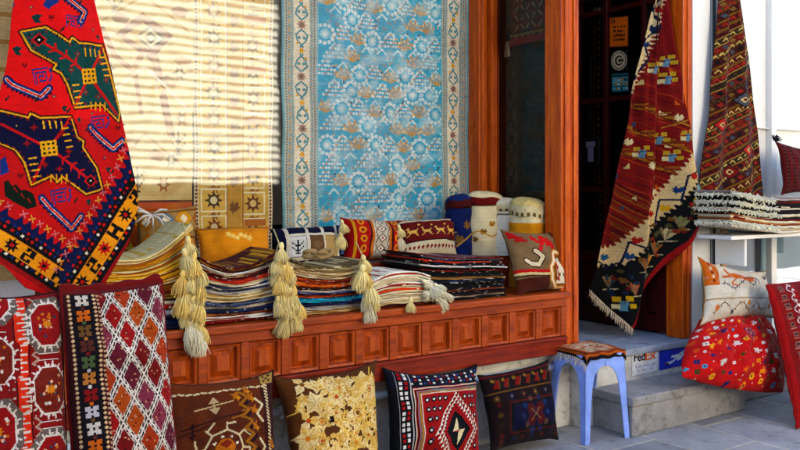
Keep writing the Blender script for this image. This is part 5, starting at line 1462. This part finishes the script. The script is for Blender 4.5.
# ================================================================== CLOTH BAGS WITH DOMED LIDS
def cloth_bag(px0, px1, ytop, Y, zb, paint, band, lidc, label, seed):
    A_, B_ = ptz(px0, Y, zb), ptz(px1, Y, zb); cx_ = (A_.x + B_.x) / 2; r = (B_ - A_).length / 2 * .95
    Y_ = Y + .02; zt = float(at((px0 + px1) / 2, ytop, Y - .02)[2]); H_ = zt - zb
    root = tag(empty('cloth_bag', (cx_, Y_, zb)), label, 'bag', 'round cloth bags on the window ledge')
    w = Weave(0, 0, 2 * PI * r * 100, H_ * 78, 3.2, '#888888'); paint(w, w.x1, w.y1); w.age(.07, .04, seed)
    th = np.linspace(-PI / 2 - PI, -PI / 2 + PI, w.W + 1)[None, :]; v = np.linspace(0, 1, w.H + 1)[:, None]
    R = r * (1 + .03 * np.sin(v * PI) + wob(seed, th * 0 + np.cos(th) * .3, v * .8 + np.sin(th) * .3, .5) * .04 + .012 * np.sin(th * 11 + seed) * np.clip(1 - v * 6, 0, 1))
    P = np.stack([R * np.cos(th), R * np.sin(th), zt - zb - H_ * .22 - v * H_ * .78 + 0 * th], -1)
    sheet_object('body', [(P, w.a)], M['fine'], root)
    def lathe(name, prof, col, pat=None):
        n = 40; th = np.linspace(0, 2 * PI, n + 1)[None, :]; pr = np.array(prof); a_ = pr[:, 0][:, None]; z_ = pr[:, 1][:, None]
        a_ = a_ * (1 + .02 * np.sin(th * 7 + seed) + .03 * np.sin(th * 2 + seed * 2)); z_ = z_ + (.010 * np.sin(th + seed) + .004 * np.sin(th * 5 + seed)) * np.clip(a_ / r, 0, 1)
        P = np.stack([a_ * np.cos(th), a_ * np.sin(th), z_ + 0 * th], -1)
        cc = np.empty((len(prof) - 1, n, 3)); cc[:] = lin(col); cc *= (1 + np.random.default_rng(seed).normal(0, .09, (len(prof) - 1, n, 1)))
        if pat: 
            for i in range(n):
                if i % 2: cc[1:-1:2, i] = lin(pat)
        sheet_object(name, [(P, cc)], M['fine'], root)
    z1 = zt - zb - H_ * .22
    lathe('band', [(r * 1.0, z1 - .004), (r * 1.045, z1), (r * 1.05, z1 + H_ * .04), (r * 1.05, z1 + H_ * .08), (r * 1.03, z1 + H_ * .11)], band[0], band[1])
    lathe('lid', [(r * 1.03, z1 + H_ * .11), (r * 1.02, z1 + H_ * .11 + .008), (r * .93, z1 + .11 * H_ + .018), (r * .72, z1 + H_ * .11 + .030), (r * .4, z1 + H_ * .11 + .037), (.001, z1 + H_ * .11 + .040)], lidc)
    return root
def b_blue(w, W, H):
    w.rect(0, 0, W, H, '#1c2c60'); w.wash('#24408a', 8, .6, 2)
    for k in range(9): w.bmp(LEAF, k * W / 9 + 3, H * (.35 + .3 * (k % 2)), 5, 5, {'1': '#8a6a3c'})
    for x in np.arange(0, W, 16): w.line([(x, H * .8), (x + 8, H * .55), (x + 16, H * .5)], .8, '#c0a060')
def b_cream(w, W, H):
    w.rect(0, 0, W, H, '#e6d8b4')
    for k in range(14): w.bmp(LEAF, k * W / 14 + 2, H * (.2 + .55 * ((k * 5) % 7) / 7), 3.6, 3.4, {'1': '#8a6434' if k % 3 else '#a87c30'})
    for x in np.arange(0, W, 14): w.line([(x, H * .62), (x + 7, H * .5), (x + 14, H * .62)], .7, '#c8962c')
def b_white(w, W, H):
    w.rect(0, 0, W, H, '#e4dccc'); w.wash('#cfc4b0', 7, .4, 3); w.rect(0, 1, W, 1.8, '#8a7a60')
    for k in range(5): w.star(k * W / 5 + 4, H * .14, 1.6, '#d8a838', 5, .5)
def b_yel(w, W, H):
    w.rect(0, 0, W, H, '#d89a20'); w.wash('#b87810', 7, .5, 4); w.rect(0, H * .0, W, H * .1, '#e4d8b4')
    for k in range(8): w.bmp(LEAF, k * W / 8 + 2, H * .75, 3.2, 3, {'1': '#6a5a2c'})
cloth_bag(450, 472, 195, 3.44, .842, b_blue, ('#5a1418', None), '#24386c', 'dark blue cloth bag with domed lid, first in the row beside the deer cushion', 91)
cloth_bag(471, 501, 192, 3.40, .842, b_cream, ('#7a1c20', None), '#e4d6b0', 'cream cloth bag with brown leaf print and dark red band', 92)
cloth_bag(494, 523, 199, 3.33, .842, b_white, ('#d8c8a0', '#6a5436'), '#e2d6bc', 'plain white cloth bag with a brown printed rim, in front of the yellow bag', 93)
cloth_bag(516, 544, 195, 3.185, .688, b_yel, ('#dccfa8', '#7a6238'), '#d8c48c', 'golden yellow cloth bag at the right end of the row', 94)
# ================================================================== FOLDED KILIMS IN STACKS
def folded(parent_label, group, xa, xb, yf, yb, zb, zt, plies, cols, field, seed, name='folded_kilim', cat='kilim', speck=.25, edge=None, mat=None, white_run=0.0, top_pat=False):
    """one folded kilim: plies with rounded front folds; field(x, z) lifts a flat stack height to the sagging stack's"""
    r = np.random.default_rng(seed); parts = []; dx = r.uniform(-.008, .008); dy = r.uniform(-.010, .016)
    nu = 84; tp = (zt - zb) / plies
    plies = plies + 1; wts = r.uniform(.6, 1.5, plies); wts = wts / wts.sum() * (zt - zb); zlo = zb
    for p in range(plies):
        tp = wts[p]; zp = zlo; zlo += tp
        rad = tp * .5
        y0 = yf + dy + r.uniform(-.006, .010) + (.004 if p else 0); xl, xr = xa + r.uniform(-.012, .014) + dx, xb + r.uniform(-.014, .012) + dx
        u = np.linspace(0, 1, nu + 1)[None, :]
        na = 7
        prof = [(yb, 0), (yb * .5 + y0 * .5, 0), (y0 + .02, 0)] + [(y0 + rad - rad * math.sin(a), tp * .5 - tp * .5 * math.cos(a)) for a in np.linspace(0, PI, na)] + [(y0 + .02, tp)] + [(y0 + (yb - y0) * t, tp) for t in (.18, .34, .5, .66, .82, 1)]
        pr = np.array(prof); yy, zz = pr[:, 0][:, None], pr[:, 1][:, None]
        X = xl + (xr - xl) * u + 0 * yy
        skew = r.uniform(-.006, .006)
        Y = yy + (wob(seed * 9 + p, X, 0 * X, .22) * .007 + skew * (2 * u - 1)) * np.clip((yb - yy) / .3, 0, 1)
        Zf = zp + zz * .90
        Z = field(X, Zf) + wob(seed * 7 + p, X, Y, .14) * .0030 * (zz > 0) * (zz < tp)
        P = np.stack([X, Y, Z], -1)
        # stripes run from end to end of the fold or across it
        nv = len(prof) - 1; c = np.empty((nv, nu, 3)); base = lin(cols[p % len(cols)] if len(cols) <= plies or True else cols[0]); c[:] = base
        k = 0
        while k < nu:
            L = int(r.integers(2, 9))
            if r.random() < speck:
                cc = lin(cols[int(r.integers(0, len(cols)))])
                a0 = int(r.integers(2, 8)); c[a0:a0 + int(r.integers(2, 5)), k:k + L] = cc
                if r.random() < .5: c[10:, k:k + L] = cc
            k += L
        if edge and p == plies - 1: c[5:7] = lin(edge)
        if top_pat and p == plies - 1:
            k = 0
            while k < nu:
                L = int(r.integers(1, 5)); j = int(r.integers(9, 13)); c[j:j + int(r.integers(1, 7)), k:k + L] = lin(cols[int(r.integers(0, len(cols)))]); k += L
        if white_run:
            for k in range(nu):
                if r.random() < white_run: c[int(r.integers(3, 8)), k:k + 2] = lin('#e4dccc')
        c = c * 1.25 * (1 + r.normal(0, .07, (nv, nu, 1)) + r.normal(0, .05, (nv, 1, 1)))
        c = np.clip(c, .003, .9)
        parts.append((P, c))
        for side in (0, -1):       # the ends: a rolled selvedge closes each ply
            e = P[:, side]; m = e[::-1]
            cap = np.stack([e, (e * .5 + m * .5) + np.array([(-.003 if side == 0 else .003), 0, 0])], 0)
            parts.append((cap if side == 0 else cap[::-1], np.broadcast_to(base * .8, (1, nv, 3))))
    o = sheet_object(name, parts, mat or M['cloth'])
    return tag(o, parent_label, cat, group)

def sag_field(z0, H, x0, x1, f):
    """f(u): how much the top of the stack is lifted along its length (metres)"""
    def g(X, Z):
        u = (X - x0) / (x1 - x0); h = np.clip((Z - z0) / H, 0, 1.4)
        return Z + h * f(np.clip(u, -.1, 1.1))
    return g

ORD = ['topmost', 'second', 'third', 'fourth', 'fifth', 'sixth', 'seventh', 'eighth', 'ninth', 'tenth', 'eleventh', 'twelfth', 'thirteenth', 'fourteenth', 'fifteenth', 'sixteenth']
ZB = 0.687
def stack(where, group, x0, x1, yf, yb, H, layers, f, seed, z0=ZB, item='kilim', tilt=0, **kw):
    """layers: from the top down: (colour words, relative thickness, plies, colours)"""
    fld = sag_field(z0, H, x0, x1, f) if not tilt else (lambda X, Z: Z + tilt * np.clip(1 - (X - x0) / .5, 0, 1) ** 1.3); tot = sum(l[1] for l in layers); z = z0 + H; out_ = []
    for i, (words, th, plies, cols) in enumerate(layers):
        zt = z; z = z - H * th / tot
        n = len(layers)
        pos = 'topmost' if i == 0 else 'undermost' if i == n - 1 else ORD[i] + ' from the top'
        o = folded(f'{words} folded {item}, {pos} {where}', group, x0, x1, yf, yb, z + .0006, zt - .0006, plies, cols, fld, seed + i * 13, top_pat=(i == 0), **kw)
        out_.append(o)
        if item != 'rug' and (i * 7 + seed // 100) % 3 == 0:      # warp ends hanging out at one end of the fold
            xe = x1 if (i + seed // 100) % 2 else x0; sg = 1 if xe == x1 else -1
            zz_ = float(fld(np.array([xe]), np.array([(z + zt) / 2]))[0])
            fringe('fringe', [(xe - sg * .012, yf + .010, zz_), (xe - sg * .004, yf + .10, zz_)], 34, .030, '#e4d8bc', o, seed + i, .0011, (sg * .8, -.4, -.5), .45)
    return out_
def xs(px, Y): return float(at(px, 186, Y)[0])
YF = 2.975
def smile(l, r_, m=.45, p=2.0):
    return lambda u: np.where(u < m, l * (np.abs(m - u) / m) ** p, r_ * (np.abs(u - m) / (1 - m)) ** p)

# stack A: yellow kilims right of the red rug, their right ends curling up
stack('in the yellow stack', 'folded kilims stacked on the bench', xs(100, 2.99), xs(190, 2.99), 2.99, 3.27, .150, [
    ('pale cream', 1, 2, ['#e8d8a8', '#d8b868']), ('amber', 1, 2, ['#d89a2c', '#e8c060', '#b87018']), ('cream edged', .8, 1, ['#eee0b4', '#d8b060']),
    ('golden', 1, 2, ['#dba83c', '#ecc870', '#b8741c']), ('pale yellow', .8, 1, ['#ecd088', '#e0b450']), ('mustard', 1, 2, ['#cc8c20', '#e8b850', '#9a5a14']),
    ('sand coloured', .8, 1, ['#e4c890', '#c89040']), ('ochre', 1, 2, ['#c8862c', '#e0b058', '#a8601c']), ('rust brown', .9, 1, ['#8a3a14', '#c87828', '#d8a850']), ('straw yellow', 1, 2, ['#e0bc6c', '#c88c34'])],
    smile(.005, .115, .35, 1.9), 100, z0=.79, speck=.18)
stack('under the yellow stack', 'folded kilims stacked on the bench', xs(120, 2.97), xs(187, 2.97), 2.965, 3.27, .10, [
    ('red patterned', 1, 1, ['#a81c14', '#d8c8b0', '#5a1010']), ('dark blue and white', 2.4, 3, ['#18223e', '#1c2c54', '#18223e', '#c8c8c8'])], lambda u: 0 * u, 140, speck=.2, white_run=.06)

# stack B: the tall many coloured stack between the first two tassel strings
stack('in the tall stack', 'folded kilims stacked on the bench', xs(199, YF), xs(283, YF), YF, 3.27, .205, [
    ('dark brown and gold patterned', 1.3, 2, ['#3a2014', '#8a5c24', '#5a1c10', '#c89a40']), ('white', .8, 2, ['#e8e2d4', '#d8ccb8']), ('plum brown', .8, 1, ['#4a2420', '#7a4030', '#c8a880']),
    ('orange red', 1, 2, ['#b8380f', '#d0581c', '#7a2010']), ('cream', .9, 2, ['#e4d8bc', '#cfc0a0']), ('navy and cream', 1, 2, ['#2a304c', '#d4c8b0', '#343c5c']),
    ('grey white', .9, 2, ['#c8c4c0', '#e0dcd4', '#8c8c98']), ('cream and tan', 1, 2, ['#e0cfa0', '#c8a868', '#ece4cc']), ('pale straw', .9, 1, ['#e8dcb8', '#cfb888']),
    ('slate blue', .9, 2, ['#3c4868', '#6a7490', '#1c2440']), ('bone white', .8, 1, ['#dfd8cc', '#b8b0a8']), ('midnight blue', .9, 1, ['#1c2444', '#343c60', '#c8c0b4']),
    ('chestnut', .7, 1, ['#6a3018', '#a8683c']), ('white and crimson', .8, 2, ['#e4ddd0', '#8c1818', '#e8e4dc']), ('dark red', .9, 1, ['#6a1014', '#8c2018', '#d8ccc0'])],
    smile(.055, .060, .42, 1.8), 200, speck=.42, white_run=.05)
# stack C
stack('in the stack left of the scarves', 'folded kilims stacked on the bench', xs(288, YF), xs(371, YF), YF, 3.27, .185, [
    ('olive beige', 1.2, 2, ['#a8946c', '#c8b890', '#6a5a3c']), ('sand', 1, 2, ['#c8ae84', '#e0d0a8', '#8a7048']), ('pale taupe', .9, 2, ['#d8c8a8', '#a8906c']),
    ('rust', 1, 2, ['#8a3814', '#b85c24', '#5a2410']), ('bright orange', 1, 2, ['#d06418', '#e08830', '#a04010']), ('dark brown', .8, 1, ['#3a1c14', '#6a3a24']),
    ('indigo', .9, 2, ['#28305c', '#46507c', '#c8b8a0']), ('burnt orange', .8, 1, ['#c05818', '#7a3010']), ('turquoise', 1, 2, ['#2a9ab4', '#4cb8cc', '#1c6c88']),
    ('navy', .9, 1, ['#1c2448', '#3c4870']), ('silver grey', .9, 2, ['#b0aca4', '#d4d0c8', '#7c7c84']), ('tan and cream', 1, 2, ['#c8a878', '#e0d0b0', '#a07c4c'])],
    smile(.050, .020, .55, 1.7), 300, speck=.42, white_run=.05)
# stack D: thin cream scarves
stack('in the pile of scarves', 'folded scarves piled on the bench', xs(372, YF), xs(432, YF), YF - .005, 3.22, .150, [
    ('cream and red lined', 1.5, 2, ['#e4dac0', '#a83020', '#ece4d0']), ('cream', 1.2, 2, ['#e8dec4', '#d4c4a4']), ('ivory and crimson', 1.2, 2, ['#e0d4b8', '#8c2018', '#e8e0cc']),
    ('orange patched', 1.0, 1, ['#d0501c', '#e4d8bc', '#e08838']), ('oatmeal', 1.1, 2, ['#dccca8', '#c0ac84']), ('off white', 1.1, 2, ['#e4dcc8', '#cfc0a4']), ('linen coloured', 1.1, 2, ['#d8c8a0', '#e8dcc0']),
    ('wine red', .8, 1, ['#5c1418', '#8c3028', '#d8c8b0'])],
    smile(-.035, -.030, .5, 2.2), 400, item='scarf', cat='scarf', name='folded_scarf', speck=.15)
# stack E: black kilims
stack('in the black stack', 'folded kilims stacked on the bench', xs(424, YF), xs(509, YF), YF + .03, 3.29, .190, [
    ('grey and maroon patterned', .8, 1, ['#5a5054', '#6a1c1c', '#8c8488']), ('black and red striped', 1.1, 2, ['#141014', '#b8402c', '#181418', '#34406c']), ('black and white specked', 1, 2, ['#161216', '#d8d0c8', '#1a1418', '#a83020']),
    ('red edged black', 1, 2, ['#1c1014', '#8c2c20', '#141014']), ('plain black', 1, 2, ['#100e12', '#181418']), ('tan edged', .7, 1, ['#a88050', '#c8a470', '#6a4424']), ('blue specked black', 1, 2, ['#141218', '#2c3c64', '#181418', '#c8c0b8']),
    ('coal black', 1.1, 2, ['#0e0c10', '#1a161a']), ('black and rust lined', 1, 2, ['#141014', '#8c4424', '#100e10']), ('dark plum', 1, 2, ['#221018', '#3a1c24', '#141014']), ('soot black', 1, 2, ['#121014', '#2a2024', '#b8a898'])],
    smile(.03, -.018, .5, 1.6), 500, speck=.2, white_run=.05)
# the fringed rugs on the wall shelf at the right
shelf = tag(empty('wall_shelf', (4.6, 2.95, .90)), 'white wall shelf carrying folded fringed rugs right of the doorway', 'shelf')
part('shelf_board', M['white'], 4.02, 5.6, 2.72, 2.953, .912, .932, shelf)
for x in (4.20, 5.2): part('bracket', M['white'], x, x + .02, 2.76, 2.953, .76, .911, shelf)
zs = .935
fr_rugs = stack('on the white wall shelf', 'fringed rugs folded on the wall shelf', 3.99, 5.3, 2.70, 2.945, .195, [
    ('crimson and black striped', 1.2, 2, ['#141014', '#7c1420', '#a89c98', '#8c1c28']), ('black bordered cream', 1, 2, ['#241c20', '#e0d8c8', '#2c2024']), ('dark edged ivory', 1.1, 2, ['#1c1618', '#d8ccb4']), ('brown edged ivory', 1, 2, ['#a86a3c', '#e0d4bc', '#7c2418']),
    ('bone coloured', 1.1, 2, ['#e0d6c2', '#c8b898'])], lambda u: .0 * u, 600, z0=zs, item='rug', cat='rug', name='folded_rug', speck=.3, tilt=.05)
hs_ = [1.2, 1, 1.1, 1, 1.1]; zc = zs + .195
for i, o in enumerate(fr_rugs):
    dz = .195 * hs_[i] / sum(hs_); zc -= dz
    tl = lambda x: .05 * max(0, 1 - (x - 3.99) / .5) ** 1.3
    if i == 3: continue
    pts = [(x, 2.695 + .02 * math.sin(x * 9 + i), zc + dz * .55 + tl(x)) for x in (4.40, 4.30, 4.2, 4.1, 4.0)] + [(3.985, 2.82, zc + dz * .5 + .05), (3.986, 2.93, zc + dz * .5 + .05)]
    fringe('fringe', pts, 420, .026, '#f4ecd8', o, 30 + i, .0030, (-.35, -.9, -.05), .75)
# ================================================================== TASSEL STRINGS
def tassel_mesh(seed, L, R, hexc, n=190):
    rr = random.Random(seed); b_ = MB()
    c0 = np.array(hexc)
    b_.tube([(0, 0, .012), (0, 0, .008), (0, 0, 0), (0, 0, -.006), (0, 0, -.010)], [.003, R * .34, R * .42, R * .36, R * .30], 10, c0 * .95)
    b_.tube([(0, 0, -.009), (0, 0, -.013)], [R * .36, R * .36], 10, c0 * .7)
    for k in range(n):
        a = rr.uniform(0, 2 * PI); q = math.sqrt(rr.uniform(.45, 1)) * (1.35 if rr.random() < .08 else 1); l = L * rr.uniform(.78, 1.14)
        x, y = math.cos(a) * q, math.sin(a) * q; w1, w2 = rr.uniform(-.15, .15), rr.uniform(-.15, .15)
        pts = [(x * R * .3, y * R * .3, -.010), (x * R * .75 + w1 * R * .4, y * R * .75 + w2 * R * .4, -.010 - l * .35), (x * R * .95 + w1 * R, y * R * .95 + w2 * R, -.010 - l * .7), (x * R * (1.0 + w1) + w2 * R * .8, y * R * (1.0 + w2) - w1 * R * .8, -.010 - l)]
        b_.tube(pts, [.0011, .0015, .0014, .0008], 3, np.clip(c0 * rr.uniform(.74, 1.05), 0, .95), cap=False)
    b_.tube([(0, 0, -.010), (0, 0, -.010 - L * .45), (0, 0, -.010 - L * .9)], [R * .32, R * .66, R * .76], 12, c0 * .9)
    o = b_.build('tassel', M['fluff'], None, smooth=True); COL.objects.unlink(o)
    return o
T_ = {}
for k, (key, hx) in enumerate((('pale', (.95, .77, .31)), ('gold', (.94, .64, .16)), ('white', (.94, .84, .55)))):
    T_[key] = [tassel_mesh(50 + k * 5 + j, .040 + .008 * j, .019 + .003 * j, hx) for j in range(3)]
def garland(spots, Y, label, seed):
    """spots: photo point of each tassel head and its colour"""
    rr = random.Random(seed)
    mx = sum(q[0] for q in spots) / len(spots)
    spots = [(mx + (x - mx) * .82, y, c) for x, y, c in spots]
    P = [pt(x, y, Y) for x, y, _ in spots]
    root = tag(empty('tassel_string', P[0]), label, 'tassel string', 'strings of tassels hanging over the stacks')
    cd = MB(); mid = [p - P[0] + Vector((0, .012, .012)) for p in P]; mid.insert(0, mid[0] + Vector((.002, .05, .05)))
    cd.tube(mid, .0028, 6, lin('#e0cc94')); cd.build('cord', M['fluff'], root, smooth=True)
    for (x, y, key), p in zip(spots, P):
        o = rr.choice(T_[key]).copy(); COL.objects.link(o); o.parent = root
        o.location = p - P[0] + Vector((0, rr.uniform(-.012, .008), 0)); o.rotation_euler = (rr.uniform(-.25, .1), rr.uniform(-.35, .35), rr.uniform(0, 6))
        s_ = rr.uniform(1.0, 1.3); o.scale = (s_, s_, s_)
garland([(187, 240, 'pale'), (183, 252, 'pale'), (194, 256, 'gold'), (186, 264, 'pale'), (199, 266, 'pale'), (181, 274, 'gold'), (192, 276, 'pale'), (203, 279, 'gold'), (186, 286, 'pale'), (198, 289, 'pale'), (182, 297, 'gold'), (192, 299, 'pale'), (203, 301, 'gold'), (187, 309, 'pale'), (199, 312, 'pale'), (190, 321, 'white'), (203, 324, 'gold'), (189, 332, 'white'), (198, 334, 'white')],
        2.925, 'long thick string of pale yellow tassels beside the yellow stack, white at its end', 1)
garland([(279, 246, 'pale'), (275, 257, 'pale'), (285, 259, 'gold'), (281, 267, 'pale'), (291, 269, 'pale'), (277, 278, 'gold'), (286, 279, 'pale'), (296, 282, 'gold'), (281, 289, 'pale'), (291, 291, 'pale'), (276, 299, 'pale'), (299, 300, 'gold'), (285, 301, 'pale'), (294, 308, 'pale'), (286, 314, 'pale'), (298, 316, 'pale')],
        2.925, 'string of pale yellow tassels between the tall stack and the turquoise striped stack', 2)
garland([(363, 258, 'pale'), (360, 268, 'pale'), (366, 272, 'gold'), (362, 280, 'pale'), (369, 285, 'pale'), (366, 294, 'white'), (374, 296, 'pale'), (370, 305, 'white')],
        2.925, 'short string of cream tassels hanging in front of the cream scarves', 3)
def loose_tassels(spots, Y, label, cat, name, rot):
    P = [pt(x, y, Y) for x, y, _ in spots]; rr = random.Random(len(spots))
    root = tag(empty(name, P[0]), label, cat)
    cd = MB(); cd.tube([Vector((0, .02, .015))] + [p - P[0] + Vector((0, .006, .008)) for p in P], .0025, 6, lin('#e0cc94')); cd.build('cord', M['fluff'], root, smooth=True)
    for (x, y, key), p in zip(spots, P):
        o = rr.choice(T_[key]).copy(); COL.objects.link(o); o.parent = root; o.location = p - P[0]
        o.rotation_euler = (rr.uniform(-.3, .1), rot + rr.uniform(-.4, .4), rr.uniform(0, 6))
loose_tassels([(424, 281, 'white'), (430, 286, 'white'), (436, 285, 'white'), (432, 292, 'white'), (441, 291, 'white'), (438, 297, 'white'), (446, 296, 'white')], 2.955, 'bunch of white woolly tassels lying at the right end of the scarves', 'tassels', 'tassel_bunch', -.9)
loose_tassels([(411, 300, 'pale')], 2.925, 'single pale tassel hanging over the bench edge under the scarves', 'tassel', 'hanging_tassel', 0)
loose_tassels([(342, 222, 'pale'), (341, 234, 'pale')], 3.36, 'small pale tassel string at the left edge of the orange red striped cushion', 'tassels', 'cushion_tassel', .1)
loose_tassels([(399, 227, 'pale'), (400, 236, 'white')], 3.36, 'small pale tassel string at the left corner of the maroon deer cushion', 'tassels', 'cushion_tassel', .1)
# white ribbon bow in the window corner
b_ = MB(); p0_ = pt(152, 215, 3.33)
for k, (dx_, dz_) in enumerate(((-.12, .035), (-.10, .01), (.06, .02), (.075, -.02), (.05, -.05), (-.03, -.045), (.0, -.06), (-.07, -.03))):
    b_.tube([p0_, p0_ + Vector((dx_ * .5, -.012, dz_ * .5 + .012)), p0_ + Vector((dx_, -.004, dz_))], [.003, .005, .0035], 5, lin('#e4e0d8'))
tag(b_.build('ribbon_bow', M['fine'], smooth=True), 'white ribbon bow in front of the tan cushion by the window', 'ribbon')

b_ = MB(); p0_ = pt(318, 256, 3.05)
b_.tube([p0_ + Vector((.055 * math.cos(t) * (1 + .3 * math.sin(t * 3)), -.02 + .05 * math.sin(t), .010 + .012 * math.sin(t * 2.5))) for t in np.linspace(0, 11, 60)], [.008 + .0015 * math.sin(k * 1.7) for k in range(60)], 7, lin('#b89c70'))
tag(b_.build('cord_loop', M['fluff'], smooth=True), 'tan twisted cord loop lying on the turquoise striped stack', 'cord')
# ================================================================== LIGHT, SKY, CAMERA
SUN_EL, SUN_AZ = 48, 20          # the sun stands behind the shop: the front lies in open shade
w_ = bpy.data.worlds.new('World'); scene.world = w_; w_.use_nodes = True
nt = w_.node_tree; nt.nodes.clear()
out = nt.nodes.new('ShaderNodeOutputWorld'); bg = nt.nodes.new('ShaderNodeBackground'); sky = nt.nodes.new('ShaderNodeTexSky')
sky.sky_type = 'NISHITA'; sky.sun_disc = False
sky.sun_elevation = math.radians(SUN_EL); sky.sun_rotation = math.radians(SUN_AZ)
bg.inputs['Strength'].default_value = 0.065
nt.links.new(sky.outputs[0], bg.inputs[0]); nt.links.new(bg.outputs[0], out.inputs[0])
sl = bpy.data.lights.new('sun', 'SUN'); sl.energy = 5.0; sl.angle = math.radians(0.5); sl.color = (1, .91, .77)
so = bpy.data.objects.new('sun', sl); COL.objects.link(so)
dirv = Vector((math.sin(math.radians(SUN_AZ)) * math.cos(math.radians(SUN_EL)), math.cos(math.radians(SUN_AZ)) * math.cos(math.radians(SUN_EL)), math.sin(math.radians(SUN_EL))))
so.rotation_euler = dirv.to_track_quat('Z', 'Y').to_euler(); so.location = (0, 6, 8)

cam = bpy.data.cameras.new('camera'); co = bpy.data.objects.new('camera', cam); COL.objects.link(co)
co.location = (0, 0, EYE); co.rotation_euler = (PI / 2, 0, -math.atan2(FX, FY))
cam.sensor_width = 36; cam.lens = F / 800 * 36; cam.shift_y = -(225 - HY) / 800
cam.clip_start = .05; cam.clip_end = 300
scene.camera = co
scene.view_settings.view_transform = 'Standard'; scene.view_settings.look = 'None'
scene.view_settings.exposure = 3.7; scene.view_settings.gamma = 1
scene.view_settings.use_curve_mapping = False
scene.cycles.use_denoising = True
scene.cycles.max_bounces = 8; scene.cycles.diffuse_bounces = 5; scene.cycles.transparent_max_bounces = 12
scene.cycles.caustics_reflective = False; scene.cycles.caustics_refractive = False
